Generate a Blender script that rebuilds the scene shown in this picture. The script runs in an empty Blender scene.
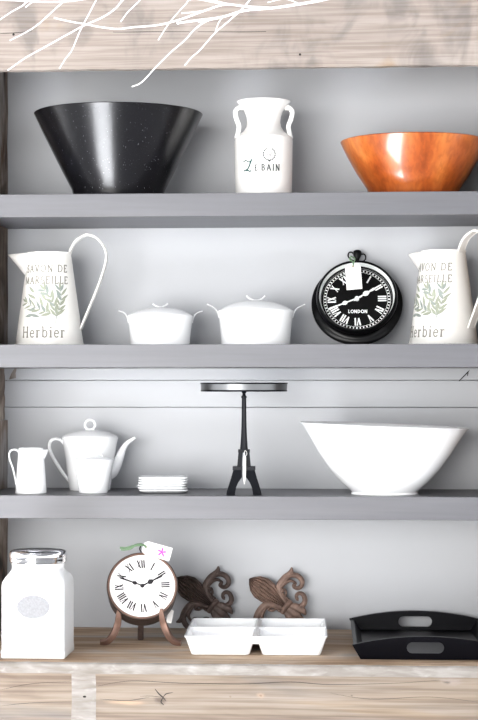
import bpy, bmesh, math, random
from mathutils import Vector, Matrix
random.seed(7)
PI = math.pi
C = bpy.context.scene.collection
SC = bpy.context.scene

# ------------------------------------------------------------------ camera
EYE = 1.45
YAW = math.radians(4.0)
F = 1900.0
DIST = 3.8
FW = Vector((-math.sin(YAW), math.cos(YAW), 0))
RT = Vector((math.cos(YAW), math.sin(YAW), 0))
CAM = -DIST * FW + Vector((0, 0, EYE))
HOR = 385.0
cd = bpy.data.cameras.new('camera')
cam = bpy.data.objects.new('camera', cd)
C.objects.link(cam)
cam.location = CAM
cam.rotation_euler = (PI / 2, 0, YAW)
cd.sensor_fit = 'VERTICAL'
cd.sensor_height = 36.0
cd.lens = F * 36.0 / 720.0
cd.shift_y = (HOR - 360.0) / 720.0
cd.clip_end = 100
SC.camera = cam

# ------------------------------------------------------------------ light and exposure
w = bpy.data.worlds.new('world')
SC.world = w
w.use_nodes = True
w.node_tree.nodes['Background'].inputs[0].default_value = (0.97, 0.98, 1.0, 1)
w.node_tree.nodes['Background'].inputs[1].default_value = 2.1


def area(name, loc, target, sx, sy, energy, col=(1, 1, 1)):
    l = bpy.data.lights.new(name, 'AREA')
    l.shape = 'RECTANGLE'
    l.size, l.size_y, l.energy, l.color = sx, sy, energy, col
    o = bpy.data.objects.new(name, l)
    C.objects.link(o)
    o.location = loc
    d = Vector(target) - Vector(loc)
    o.rotation_euler = d.to_track_quat('-Z', 'Y').to_euler()
    return o


area('shop_window_light', (-1.7, -4.9, 1.2), (0, 0.2, 1.4), 3.2, 2.4, 230, (1.0, 0.985, 0.96))
sl = bpy.data.lights.new('sun', 'SUN')
sl.energy, sl.angle, sl.color = 270, math.radians(1.0), (0.96, 0.98, 1.0)
so = bpy.data.objects.new('sun', sl)
C.objects.link(so)
so.rotation_euler = (math.radians(-3), 0, 0)       # steep sun through the added rooflight, making a bright patch on the floor
SC.view_settings.view_transform = 'Standard'
SC.view_settings.look = 'None'
SC.view_settings.gamma = 1
SC.view_settings.use_curve_mapping = False
SC.view_settings.exposure = 0.5


# ------------------------------------------------------------------ pixel to place
def P(px, py, y):
    d = FW + RT * ((px - 239.0) / F) + Vector((0, 0, (HOR - py) / F))
    return CAM + d * ((y - CAM.y) / d.y)


def scale_at(px, y):
    d = FW + RT * ((px - 239.0) / F)
    return ((y - CAM.y) / d.y) / F


def Zat(py, y, px=239):
    return P(px, py, y).z


def face(x, y, extra=0.0):
    dx, dy = CAM.x - x, CAM.y - y
    return math.atan2(dx, -dy) + extra


# ------------------------------------------------------------------ materials
def lin(c):
    c = c / 255.0
    return c / 12.92 if c <= 0.04045 else ((c + 0.055) / 1.055) ** 2.4


def rgb(r, g, b):
    return (lin(r), lin(g), lin(b), 1)


def mat(name, col, rough=0.5, metal=0.0, coat=0.0, var=0.0, vscale=8.0, bump=0.0, bscale=60.0, spec=0.5):
    m = bpy.data.materials.new(name)
    m.use_nodes = True
    nt = m.node_tree
    b = nt.nodes['Principled BSDF']
    b.inputs['Roughness'].default_value = rough
    b.inputs['Metallic'].default_value = metal
    b.inputs['Coat Weight'].default_value = coat
    b.inputs['Coat Roughness'].default_value = 0.08
    b.inputs['Specular IOR Level'].default_value = spec
    tc = nt.nodes.new('ShaderNodeTexCoord')
    n = nt.nodes.new('ShaderNodeTexNoise')
    n.inputs['Scale'].default_value = vscale
    n.inputs['Detail'].default_value = 5
    nt.links.new(tc.outputs['Object'], n.inputs['Vector'])
    r = nt.nodes.new('ShaderNodeValToRGB')
    r.color_ramp.elements[0].position = 0.3
    r.color_ramp.elements[1].position = 0.7
    r.color_ramp.elements[0].color = [c * (1 - var) for c in col[:3]] + [1]
    r.color_ramp.elements[1].color = [min(1, c * (1 + var * 0.6)) for c in col[:3]] + [1]
    nt.links.new(n.outputs['Fac'], r.inputs['Fac'])
    nt.links.new(r.outputs['Color'], b.inputs['Base Color'])
    if bump:
        n2 = nt.nodes.new('ShaderNodeTexNoise')
        n2.inputs['Scale'].default_value = bscale
        n2.inputs['Detail'].default_value = 4
        nt.links.new(tc.outputs['Object'], n2.inputs['Vector'])
        bp = nt.nodes.new('ShaderNodeBump')
        bp.inputs['Strength'].default_value = bump
        bp.inputs['Distance'].default_value = 0.002
        nt.links.new(n2.outputs['Fac'], bp.inputs['Height'])
        nt.links.new(bp.outputs['Normal'], b.inputs['Normal'])
    return m


def wood(name, cols, scale=(1.5, 6, 22), fine=(4, 90, 160), rough=0.8, blotch=None, grain=0.35, bump=0.3, coat=0.0,
         dist=1.2, knots=(), specks=None, coord='Object', spec=0.5):
    """cols: list of (position, colour) along the broad grain; blotch = (colour, scale, lo, hi); knots = (point, rx, rz, depth)."""
    m = bpy.data.materials.new(name)
    m.use_nodes = True
    nt = m.node_tree
    L = nt.links.new
    b = nt.nodes['Principled BSDF']
    b.inputs['Roughness'].default_value = rough
    b.inputs['Coat Weight'].default_value = coat
    b.inputs['Coat Roughness'].default_value = 0.1
    b.inputs['Specular IOR Level'].default_value = spec
    tc = nt.nodes.new('ShaderNodeTexCoord')

    def mp(s):
        q = nt.nodes.new('ShaderNodeMapping')
        q.inputs['Scale'].default_value = s
        L(tc.outputs[coord], q.inputs['Vector'])
        return q

    def noise(s, sc=1.0, det=6, d=0.0):
        q = nt.nodes.new('ShaderNodeTexNoise')
        q.inputs['Scale'].default_value = sc
        q.inputs['Detail'].default_value = det
        q.inputs['Distortion'].default_value = d
        L(mp(s).outputs[0], q.inputs['Vector'])
        return q.outputs['Fac']

    n1 = noise(scale, 1.0, 8, dist)
    r1 = nt.nodes.new('ShaderNodeValToRGB')
    e = r1.color_ramp.elements
    e[0].position, e[0].color = cols[0]
    e[1].position, e[1].color = cols[-1]
    for p, c in cols[1:-1]:
        q = e.new(p)
        q.color = c
    L(n1, r1.inputs['Fac'])
    col = r1.outputs['Color']

    def mix(kind, fac, a, c):
        q = nt.nodes.new('ShaderNodeMix')
        q.data_type = 'RGBA'
        q.blend_type = kind
        for inp, v in ((q.inputs['Factor'], fac), (q.inputs['A'], a), (q.inputs['B'], c)):
            if hasattr(v, 'links'):
                L(v, inp)
            else:
                inp.default_value = v
        return q.outputs['Result']

    def ramp(src, lo, hi):
        q = nt.nodes.new('ShaderNodeMapRange')
        q.interpolation_type = 'SMOOTHSTEP'
        q.inputs['From Min'].default_value = lo
        q.inputs['From Max'].default_value = hi
        L(src, q.inputs['Value'])
        return q.outputs['Result']

    if blotch:
        for bc, bs, lo, hi in blotch:
            col = mix('MIX', ramp(noise(bs, 1.0, 4, 0.6), lo, hi), col, bc)
    n2 = noise(fine, 1.0, 5, 0.4)
    f2 = ramp(n2, 0.62, 0.36)
    q = nt.nodes.new('ShaderNodeMath')
    q.operation = 'MULTIPLY'
    q.inputs[1].default_value = grain
    L(f2, q.inputs[0])
    col = mix('MULTIPLY', q.outputs[0], col, (0.45, 0.38, 0.33, 1))
    for (kp, rx, rz, kc, amt) in knots:
        q = nt.nodes.new('ShaderNodeMapping')
        q.inputs['Location'].default_value = (-kp[0] / rx, 0, -kp[2] / rz)
        q.inputs['Scale'].default_value = (1 / rx, 0, 1 / rz)
        L(tc.outputs[coord], q.inputs['Vector'])
        nn = nt.nodes.new('ShaderNodeTexNoise')
        nn.inputs['Scale'].default_value = 1.3
        L(q.outputs[0], nn.inputs['Vector'])
        vm = nt.nodes.new('ShaderNodeVectorMath')
        vm.operation = 'LENGTH'
        L(q.outputs[0], vm.inputs[0])
        ad = nt.nodes.new('ShaderNodeMath')
        ad.operation = 'ADD'
        L(vm.outputs['Value'], ad.inputs[0])
        L(nn.outputs['Fac'], ad.inputs[1])
        fk = ramp(ad.outputs[0], 1.5, 0.6)
        q2 = nt.nodes.new('ShaderNodeMath')
        q2.operation = 'MULTIPLY'
        q2.inputs[1].default_value = amt
        L(fk, q2.inputs[0])
        col = mix('MIX', q2.outputs[0], col, kc)
    if specks:
        col = mix('MIX', ramp(noise(specks[1], 1.0, 2), specks[2], specks[3]), col, specks[0])
    L(col, b.inputs['Base Color'])
    bp = nt.nodes.new('ShaderNodeBump')
    bp.inputs['Strength'].default_value = bump
    bp.inputs['Distance'].default_value = 0.002
    L(n2, bp.inputs['Height'])
    L(bp.outputs['Normal'], b.inputs['Normal'])
    return m


M = {}
M['wall'] = mat('painted_wall', rgb(172, 174, 178), 0.55, var=0.03, vscale=3, bump=0.05, bscale=30)
M['shelf'] = wood('grey_painted_wood', [(0.3, rgb(79, 79, 84)), (0.7, rgb(87, 87, 92))], (1.2, 8, 14), (5, 70, 120),
                  rough=0.42, grain=0.10, bump=0.08)
tan_a, tan_b, tan_c = rgb(148, 138, 131), rgb(158, 149, 142), rgb(138, 128, 121)
M['beam'] = wood('weathered_beam', [(0.28, tan_c), (0.48, tan_a), (0.72, tan_b)], (2.0, 6, 16), (5, 80, 170), rough=0.85,
                 blotch=[(rgb(120, 113, 109), (14, 5, 9), 0.50, 0.72), (rgb(143, 124, 105), (7, 5, 9), 0.60, 0.8)],
                 grain=0.42, bump=0.45, dist=0.6)
kn = [(P(163, 697, -0.19), 0.016, 0.012, rgb(60, 50, 44), 0.65), (P(262, 692, -0.19), 0.011, 0.008, rgb(150, 130, 112), 0.8),
      (P(262, 692, -0.19), 0.004, 0.003, rgb(110, 92, 80), 0.8), (P(450, 678, -0.19), 0.030, 0.011, rgb(140, 130, 124), 0.7),
      (P(446, 679, -0.19), 0.010, 0.004, rgb(80, 72, 68), 0.7), (P(352, 692, -0.19), 0.003, 0.003, rgb(90, 80, 72), 0.8),
      (P(232, 693, -0.19), 0.003, 0.003, rgb(110, 96, 84), 0.8), (P(130, 699, -0.19), 0.05, 0.006, rgb(176, 148, 122), 0.6)]
M['fascia'] = wood('weathered_fascia', [(0.28, rgb(108, 95, 84)), (0.46, rgb(128, 116, 104)), (0.72, rgb(139, 130, 121))],
                   (1.4, 5, 13), (3, 60, 150), rough=0.85,
                   blotch=[(rgb(116, 110, 105), (4, 4, 14), 0.54, 0.78), (rgb(136, 120, 102), (2.2, 3, 20), 0.58, 0.75)],
                   grain=0.55, bump=0.6, dist=1.8, knots=kn)
M['plank'] = wood('worn_plank', [(0.28, rgb(150, 120, 92)), (0.48, rgb(190, 163, 135)), (0.74, rgb(214, 197, 177))],
                  (1.6, 7, 16), (4, 110, 120), rough=0.8,
                  blotch=[(rgb(190, 184, 178), (3, 9, 6), 0.50, 0.72)], grain=0.5, bump=0.4, dist=1.5)
M['plank_edge'] = wood('chipped_plank_edge', [(0.3, rgb(122, 116, 110)), (0.7, rgb(140, 136, 132))], (9, 9, 30), (20, 60, 120),
                       rough=0.9, blotch=[(rgb(152, 149, 146), (24, 20, 60), 0.5, 0.75)], grain=0.35, bump=0.6)
M['side'] = wood('rough_barn_side', [(0.3, rgb(52, 43, 38)), (0.5, rgb(128, 113, 102)), (0.72, rgb(186, 174, 164))], (26, 9, 6), (150, 60, 12),
                 rough=0.9, blotch=[(rgb(180, 176, 174), (9, 5, 3), 0.52, 0.7), (rgb(120, 90, 66), (14, 12, 9), 0.58, 0.7)],
                 grain=0.6, bump=0.6)
M['hole'] = mat('dark_hole', rgb(28, 24, 22), 0.9)
M['white'] = mat('white_porcelain', (0.90, 0.91, 0.92, 1), 0.2, coat=0.1, var=0.01)
M['enamel'] = mat('cream_enamel', (0.80, 0.785, 0.75, 1), 0.38, var=0.035, vscale=30, bump=0.06, bscale=70)
M['milkcan'] = mat('ivory_enamel', (0.83, 0.82, 0.80, 1), 0.3, var=0.015, vscale=14)
M['black_wood'] = wood('black_lacquered_wood', [(0.3, (0.003, 0.003, 0.004, 1)), (0.7, (0.005, 0.005, 0.0065, 1))], (20, 20, 4), (90, 90, 18),
                       rough=0.23, grain=0.2, bump=0.08, spec=0.5, specks=((0.22, 0.22, 0.24, 1), (520, 520, 150), 0.69, 0.78))
M['orange_wood'] = wood('glossy_orange_wood', [(0.28, rgb(126, 52, 16)), (0.42, rgb(160, 78, 29)), (0.56, rgb(176, 96, 41)), (0.74, rgb(196, 124, 64))],
                        (17, 17, 1.6), (110, 110, 9), rough=0.28, grain=0.4, bump=0.05, coat=0.5, dist=0.5)
M['black'] = mat('black_enamel', (0.003, 0.003, 0.0035, 1), 0.28, spec=0.18)
M['black_satin'] = mat('satin_black_paint', (0.0025, 0.0025, 0.004, 1), 0.34, bump=0.05, bscale=120, spec=0.09)
M['dial_black'] = mat('black_dial', (0.003, 0.003, 0.003, 1), 0.6, spec=0.1)
M['white_print'] = mat('white_print', (0.85, 0.88, 0.87, 1), 0.6)
M['dial_white'] = mat('white_dial', (0.85, 0.83, 0.82, 1), 0.6)
M['dark_print'] = mat('dark_print', rgb(26, 22, 27), 0.7)
M['pale_print'] = mat('pale_print', rgb(168, 156, 140), 0.7)
M['letter_grey'] = mat('faded_grey_lettering', rgb(132, 129, 120), 0.7, var=0.12, vscale=80)
M['letter_dark'] = mat('grey_lettering', rgb(66, 72, 72), 0.7, var=0.2, vscale=60)
M['teal'] = mat('teal_lettering', rgb(30, 78, 76), 0.7)
M['leaf_green'] = mat('faded_green_print', rgb(150, 155, 138), 0.7, var=0.12, vscale=40)
M['leaf_grey'] = mat('faded_grey_green_print', rgb(138, 146, 140), 0.7, var=0.12, vscale=40)
M['emblem'] = mat('faded_silver_print', rgb(122, 122, 125), 0.6, var=0.16, vscale=300)
M['chrome'] = mat('chrome', (0.80, 0.81, 0.83, 1), 0.07, 1.0)
M['iron'] = mat('dark_iron', (0.004, 0.0045, 0.007, 1), 0.28, 0.0, spec=0.18)
M['rim_metal'] = mat('polished_dark_metal', (0.16, 0.165, 0.17, 1), 0.35, 0.9)
M['copper'] = mat('aged_copper', rgb(134, 106, 94), 0.42, 0.6, var=0.25, vscale=45, bump=0.1)
M['bronze'] = mat('dark_bronze', rgb(88, 76, 71), 0.45, 0.5, var=0.25, vscale=40, bump=0.1)
M['rust_dark'] = mat('dark_rusted_iron', rgb(78, 64, 59), 0.6, 0.25, var=0.45, vscale=70, bump=0.35, bscale=200)
M['rust_light'] = mat('brown_rusted_iron', rgb(126, 103, 92), 0.6, 0.25, var=0.40, vscale=70, bump=0.35, bscale=200)
M['paper'] = mat('white_paper', (0.86, 0.845, 0.82, 1), 0.7)
M['tag_ring'] = mat('pale_pink_reinforcement', rgb(238, 206, 190), 0.7)
M['ribbon'] = mat('green_ribbon', rgb(92, 118, 88), 0.6, var=0.2, vscale=80)
M['star'] = mat('pink_print', rgb(222, 70, 160), 0.7)
M['twig'] = mat('white_painted_twig', (0.86, 0.85, 0.84, 1), 0.5, bump=0.2, bscale=300)
M['floor'] = wood('shop_floor', [(0.3, rgb(126, 127, 129)), (0.7, rgb(138, 139, 141))], (1, 5, 5), (3, 40, 40), rough=0.6)
M['ceiling'] = mat('shop_ceiling', rgb(120, 120, 122), 0.9)


# ------------------------------------------------------------------ mesh helpers
def obj(name, bm, m, parent=None, sharp=35, bevel=0.0, recalc=True, loc=None, solid=0.0):
    if recalc:
        bmesh.ops.recalc_face_normals(bm, faces=bm.faces[:])
    me = bpy.data.meshes.new(name)
    bm.to_mesh(me)
    bm.free()
    for p in me.polygons:
        p.use_smooth = True
    me.set_sharp_from_angle(angle=math.radians(sharp))
    mm = m if isinstance(m, (list, tuple)) else [m]
    for q in mm:
        me.materials.append(q)
    o = bpy.data.objects.new(name, me)
    C.objects.link(o)
    if parent:
        o.parent = parent
    if loc is not None:
        o.location = loc
    if solid:
        s = o.modifiers.new('solidify', 'SOLIDIFY')
        s.thickness = solid
        s.offset = 0
    if bevel:
        b = o.modifiers.new('bevel', 'BEVEL')
        b.width = bevel
        b.segments = 2
        b.limit_method = 'ANGLE'
        b.angle_limit = math.radians(35)
    return o


def tag(o, label, cat, group=None):
    o['label'] = label
    o['category'] = cat
    if group:
        o['group'] = group
    return o


def thing(name, label, cat, loc=(0, 0, 0), rotz=0.0, group=None, tilt=0.0):
    o = bpy.data.objects.new(name, None)
    o.empty_display_size = 0.02
    C.objects.link(o)
    o.location = loc
    o.rotation_euler = (tilt, 0, rotz)
    return tag(o, label, cat, group)


def struct(o):
    o['kind'] = 'structure'
    return o


def add_box(bm, x0, x1, y0, y1, z0, z1):
    v = [bm.verts.new((x, y, z)) for z in (z0, z1) for (x, y) in ((x0, y0), (x1, y0), (x1, y1), (x0, y1))]
    for f in ((0, 3, 2, 1), (4, 5, 6, 7), (0, 1, 5, 4), (1, 2, 6, 5), (2, 3, 7, 6), (3, 0, 4, 7)):
        bm.faces.new([v[i] for i in f])
    return v


def add_lathe(bm, prof, seg=72, c=(0, 0, 0), closed=False, axis='Z', tilt=None, sy=1.0):
    """prof: (radius, height) list. axis 'Y': height runs towards -Y (out of a clock face)."""
    rings = []
    for r, h in prof:
        if abs(r) < 1e-6:
            p = (0, 0, h) if axis == 'Z' else (0, -h, 0)
            rings.append([bm.verts.new(Vector(p) + Vector(c))])
            continue
        ring = []
        for i in range(seg):
            a = 2 * PI * i / seg
            x, y = r * math.cos(a), r * math.sin(a)
            if axis == 'Z':
                z = h + (tilt(x, y, h) if tilt else 0)
                p = (x, y * sy, z)
            else:
                p = (x, -h, y)
            ring.append(bm.verts.new(Vector(p) + Vector(c)))
        rings.append(ring)
    n = len(rings)
    for k in range(n if closed else n - 1):
        a, b = rings[k], rings[(k + 1) % n]
        if len(a) == 1 and len(b) == 1:
            continue
        for i in range(seg):
            j = (i + 1) % seg
            if len(a) == 1:
                bm.faces.new((a[0], b[i], b[j]))
            elif len(b) == 1:
                bm.faces.new((a[i], a[j], b[0]))
            else:
                bm.faces.new((a[i], a[j], b[j], b[i]))


def smooth(pts, sub=6):
    pts = [Vector(p) for p in pts]
    if len(pts) < 3:
        return pts
    out = []
    for i in range(len(pts) - 1):
        p0 = pts[max(i - 1, 0)]
        p1, p2 = pts[i], pts[i + 1]
        p3 = pts[min(i + 2, len(pts) - 1)]
        for k in range(sub):
            t = k / sub
            out.append(0.5 * ((2 * p1) + (p2 - p0) * t + (2 * p0 - 5 * p1 + 4 * p2 - p3) * t * t
                              + (3 * p1 - p0 - 3 * p2 + p3) * t ** 3))
    out.append(pts[-1])
    return out


def lerp_list(v, n):
    if not isinstance(v, (list, tuple)):
        return [v] * n
    out = []
    for i in range(n):
        t = i / max(n - 1, 1) * (len(v) - 1)
        k = min(int(t), len(v) - 2)
        out.append(v[k] + (v[k + 1] - v[k]) * (t - k))
    return out


def add_tube(bm, pts, a, b=None, N=None, seg=12, sub=6, square=False, caps=True):
    """Sweep along a smoothed path. N: plane normal, a = half size along N, b = half size across."""
    path = smooth(pts, sub) if sub > 1 else [Vector(p) for p in pts]
    n = len(path)
    A = lerp_list(a, n)
    B = lerp_list(b if b is not None else a, n)
    rings = []
    prev = None
    for i, p in enumerate(path):
        T = (path[min(i + 1, n - 1)] - path[max(i - 1, 0)]).normalized()
        if N is not None:
            e1 = Vector(N)
            e1 = (e1 - T * e1.dot(T)).normalized()
        else:
            if prev is None:
                q = Vector((0, 0, 1)) if abs(T.z) < 0.9 else Vector((1, 0, 0))
                e1 = (q - T * q.dot(T)).normalized()
            else:
                e1 = (prev - T * prev.dot(T)).normalized()
            prev = e1
        e2 = T.cross(e1).normalized()
        ring = []
        for k in range(seg):
            t = 2 * PI * k / seg + (PI / seg if square else 0)
            cx, cy = math.cos(t), math.sin(t)
            if square:
                m = max(abs(cx), abs(cy))
                e = 0.6
                cx, cy = cx / m * e + cx * (1 - e), cy / m * e + cy * (1 - e)
            ring.append(bm.verts.new(p + e1 * (A[i] * cx) + e2 * (B[i] * cy)))
        rings.append(ring)
    for i in range(n - 1):
        for k in range(seg):
            j = (k + 1) % seg
            bm.faces.new((rings[i][k], rings[i][j], rings[i + 1][j], rings[i + 1][k]))
    if caps:
        bm.faces.new(rings[0])
        bm.faces.new(rings[-1])


def add_prism(bm, poly, f0, f1):
    """poly: 2-D outline; f0/f1 map (u, v) to the two faces."""
    a = [bm.verts.new(f0(u, v)) for u, v in poly]
    b = [bm.verts.new(f1(u, v)) for u, v in poly]
    n = len(poly)
    for i in range(n):
        j = (i + 1) % n
        bm.faces.new((a[i], a[j], b[j], b[i]))
    bm.faces.new(a)
    bm.faces.new(b)


def bm_new():
    return bmesh.new()


# ------------------------------------------------------------------ lettering made of strokes, laid on a surface
def arc(cx, cy, rx, ry, a0, a1, n=12):
    return [(cx + rx * math.cos(math.radians(a0 + (a1 - a0) * i / n)), cy + ry * math.sin(math.radians(a0 + (a1 - a0) * i / n)))
            for i in range(n + 1)]


TK, TN = 0.16, 0.085


def sf(x, y, h=0.11):
    return ([(x - h, y), (x + h, y)], TN)


GL = {
    'I': (0.36, [([(0.18, 0), (0.18, 1)], TK), sf(0.18, 0.02), sf(0.18, 0.98)]),
    'V': (0.74, [([(0.12, 1), (0.38, 0)], TK), ([(0.62, 1), (0.38, 0)], TN), sf(0.12, 0.98), sf(0.62, 0.98)]),
    'X': (0.76, [([(0.12, 1), (0.62, 0)], TK), ([(0.62, 1), (0.12, 0)], TN), sf(0.12, 0.98), sf(0.62, 0.98), sf(0.12, 0.02), sf(0.62, 0.02)]),
    'A': (0.76, [([(0.36, 1), (0.10, 0)], TN), ([(0.36, 1), (0.64, 0)], TK), ([(0.18, 0.35), (0.54, 0.35)], TN), sf(0.10, 0.02), sf(0.64, 0.02)]),
    'S': (0.58, [(arc(0.29, 0.74, 0.19, 0.24, 30, 250, 10) + arc(0.29, 0.25, 0.21, 0.25, 80, -150, 10), 0.10)]),
    'O': (0.80, [(arc(0.40, 0.5, 0.32, 0.48, 60, 300, 14), 0.12), (arc(0.40, 0.5, 0.32, 0.48, -60, 60, 10), 0.12)]),
    'N': (0.80, [([(0.15, 0), (0.15, 1)], TN), ([(0.15, 1), (0.65, 0)], TK), ([(0.65, 0), (0.65, 1)], TN), sf(0.15, 0.02), sf(0.12, 0.98, 0.08), sf(0.65, 0.98)]),
    'D': (0.78, [([(0.16, 0), (0.16, 1)], TK), (arc(0.28, 0.5, 0.40, 0.48, 90, -90, 14), 0.10), ([(0.05, 0.02), (0.30, 0.02)], TN), ([(0.05, 0.98), (0.30, 0.98)], TN)]),
    'E': (0.64, [([(0.16, 0), (0.16, 1)], TK), ([(0.06, 0.02), (0.56, 0.02)], TN), ([(0.06, 0.98), (0.54, 0.98)], TN), ([(0.16, 0.52), (0.42, 0.52)], TN),
                 ([(0.56, 0.0), (0.56, 0.2)], TN), ([(0.54, 1.0), (0.54, 0.82)], TN)]),
    'M': (0.94, [([(0.14, 0), (0.16, 1)], TN), ([(0.16, 1), (0.46, 0.05)], TK), ([(0.46, 0.05), (0.76, 1)], TN), ([(0.78, 0), (0.76, 1)], TK), sf(0.14, 0.02), sf(0.78, 0.02)]),
    'R': (0.72, [([(0.16, 0), (0.16, 1)], TK), (arc(0.28, 0.74, 0.24, 0.24, 90, -90, 10), 0.09), ([(0.05, 0.98), (0.30, 0.98)], TN), ([(0.16, 0.50), (0.30, 0.50)], TN), ([(0.32, 0.5), (0.64, 0)], TK), sf(0.16, 0.02)]),
    'L': (0.60, [([(0.16, 0), (0.16, 1)], TK), ([(0.06, 0.02), (0.54, 0.02)], TN), ([(0.54, 0.0), (0.54, 0.22)], TN), sf(0.16, 0.98)]),
    'B': (0.70, [([(0.16, 0), (0.16, 1)], TK), (arc(0.28, 0.75, 0.22, 0.23, 90, -90, 10), 0.09), (arc(0.28, 0.26, 0.28, 0.25, 90, -90, 10), 0.10), ([(0.05, 0.02), (0.3, 0.02)], TN), ([(0.05, 0.98), (0.3, 0.98)], TN)]),
    'H': (0.84, [([(0.16, 0), (0.16, 1)], TK), ([(0.66, 0), (0.66, 1)], TK), ([(0.16, 0.5), (0.66, 0.5)], TN), sf(0.16, 0.02), sf(0.66, 0.02), sf(0.16, 0.98), sf(0.66, 0.98)]),
    'e': (0.54, [(arc(0.27, 0.33, 0.20, 0.32, 10, 320, 16), 0.10), ([(0.10, 0.36), (0.46, 0.36)], TN)]),
    'r': (0.46, [([(0.14, 0), (0.14, 0.66)], TK), (arc(0.29, 0.42, 0.14, 0.22, 160, 40, 8), 0.09), sf(0.14, 0.02), sf(0.10, 0.64, 0.08)]),
    'b': (0.60, [([(0.13, 0), (0.13, 1)], 0.12), (arc(0.30, 0.33, 0.20, 0.32, 140, -150, 16), 0.10), sf(0.10, 0.98, 0.08)]),
    'i': (0.32, [([(0.15, 0), (0.15, 0.66)], TK), sf(0.15, 0.02), sf(0.11, 0.64, 0.08), ([(0.15, 0.84), (0.15, 0.98)], TK)]),
    ' ': (0.36, []),
}
PLAIN = {
    'L': (0.52, [([(0.1, 1), (0.1, 0)], 0.17), ([(0.1, 0.08), (0.48, 0.08)], 0.17)]),
    'O': (0.86, [(arc(0.43, 0.5, 0.33, 0.42, 0, 360, 20), 0.17)]),
    'N': (0.78, [([(0.12, 0), (0.12, 1)], 0.17), ([(0.12, 1), (0.62, 0)], 0.17), ([(0.62, 0), (0.62, 1)], 0.17)]),
    'D': (0.80, [([(0.12, 0), (0.12, 1)], 0.17), (arc(0.2, 0.5, 0.44, 0.42, 90, -90, 14), 0.17), ([(0.1, 0.92), (0.22, 0.92)], 0.17), ([(0.1, 0.08), (0.22, 0.08)], 0.17)]),
}


def text_strokes(s, h, u0, v0, glyphs=GL, sx=1.0, track=0.04, weight=1.0, align='c', minw=0.0):
    out = []
    x = 0
    for ch in s:
        adv, st = glyphs[ch]
        for pts, wd in st:
            out.append(([((x + p[0]) * h * sx, p[1] * h) for p in pts], max(wd * weight, minw) * h))
        x += adv + track
    wtot = (x - track) * h * sx
    off = u0 - (wtot / 2 if align == 'c' else 0)
    return [([(p[0] + off, p[1] + v0) for p in pts], wd) for pts, wd in out]


def add_strokes(bm, strokes, f, step=0.004):
    """f(u, v) -> point a hair off the surface"""
    for pts, wd in strokes:
        q = [Vector(pts[0])]
        for p in pts[1:]:
            p = Vector(p)
            n = max(1, int((p - q[-1]).length / step))
            s = q[-1].copy()
            for k in range(1, n + 1):
                q.append(s.lerp(p, k / n))
        prev = None
        for i, p in enumerate(q):
            T = (q[min(i + 1, len(q) - 1)] - q[max(i - 1, 0)])
            if T.length < 1e-9:
                continue
            T.normalize()
            nrm = Vector((-T.y, T.x)) * (wd / 2)
            a = bm.verts.new(f(*(p + nrm)))
            b = bm.verts.new(f(*(p - nrm)))
            if prev:
                bm.faces.new((prev[0], prev[1], b, a))
            prev = (a, b)


def add_patch(bm, poly, f):
    bm.faces.new([bm.verts.new(f(u, v)) for u, v in poly])


def leaf_poly(u, v, ang, L, wd, n=6):
    c, s = math.cos(ang), math.sin(ang)
    top = [(L * t / n, wd * math.sin(PI * (t / n) ** 0.8)) for t in range(n + 1)]
    pts = top + [(x, -y) for x, y in reversed(top[1:-1])]
    return [(u + x * c - y * s, v + x * s + y * c) for x, y in pts]


def on_cone(r0, r1, H, eps=0.0004):
    def f(u, v):
        t = v / H
        r = r0 + (r1 - r0) * t
        a = u / r
        r += eps
        return (r * math.sin(a), -r * math.cos(a), v)
    return f


# ================================================================== SETTING
WALL_Y = 0.27
Z1, Z2, Z3 = Zat(193.5, 0), Zat(344.3, 0), Zat(495.8, 0)
ZB = Zat(628.5, WALL_Y)
XL = P(8, 300, WALL_Y).x
XR = P(479.2, 100, WALL_Y).x

bm = bm_new()
add_box(bm, -4, 4, -9, 0.6, -0.05, 0)
struct(obj('floor', bm, M['floor']))
bm = bm_new()
SX0, SX1, SY0, SY1 = -1.55, -0.5, -2.5, -1.0                 # rooflight opening, added out of view to put sun on the floor
add_box(bm, -4, SX0, -9, 0.6, 2.75, 2.8)
add_box(bm, SX1, 4, -9, 0.6, 2.75, 2.8)
add_box(bm, SX0, SX1, SY1, 0.6, 2.75, 2.8)
add_box(bm, SX0, SX1, -9, SY0, 2.75, 2.8)
struct(obj('ceiling', bm, M['ceiling']))  # unseen ceiling, added to keep light from above off the shelf tops

bm = bm_new()
zb = [ZB, Zat(407.5, WALL_Y), Zat(380.5, WALL_Y), 2.75]
offs = [0, 0.0018, 0.0005]
for k in range(3):
    z0 = zb[k] + (0.0009 if k else 0)
    add_box(bm, XL - 0.03, XR + 0.03, WALL_Y + offs[k], WALL_Y + 0.04, z0 if k else 0.0, zb[k + 1])
add_box(bm, -1.6, 1.6, WALL_Y + 0.04, WALL_Y + 0.06, 0, 2.75)
struct(obj('wall_back', bm, M['wall'], bevel=0.001))
# dark split in the thin board under the second shelf, right, and a chipped corner on the left
for (nm, pl, m) in (('board_split', [(470, 369.5), (467.4, 371.8), (458.5, 381), (459.6, 381.2), (464.6, 376.2), (468, 372.8)], M['hole']),
                    ('board_split', [(468.6, 372), (467.8, 375.8), (467.0, 376.2), (467.6, 373)], M['hole']),
                    ('board_chip', [(17, 368.2), (15.6, 373), (16, 378), (9, 379.5), (11, 374), (14, 369)], M['side'])):
    bm = bm_new()
    add_prism(bm, pl, lambda u, v: P(u, v, WALL_Y - 0.0012), lambda u, v: P(u, v, WALL_Y + 0.003))
    o = obj(nm, bm, m, bpy.data.objects['wall_back'])

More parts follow.
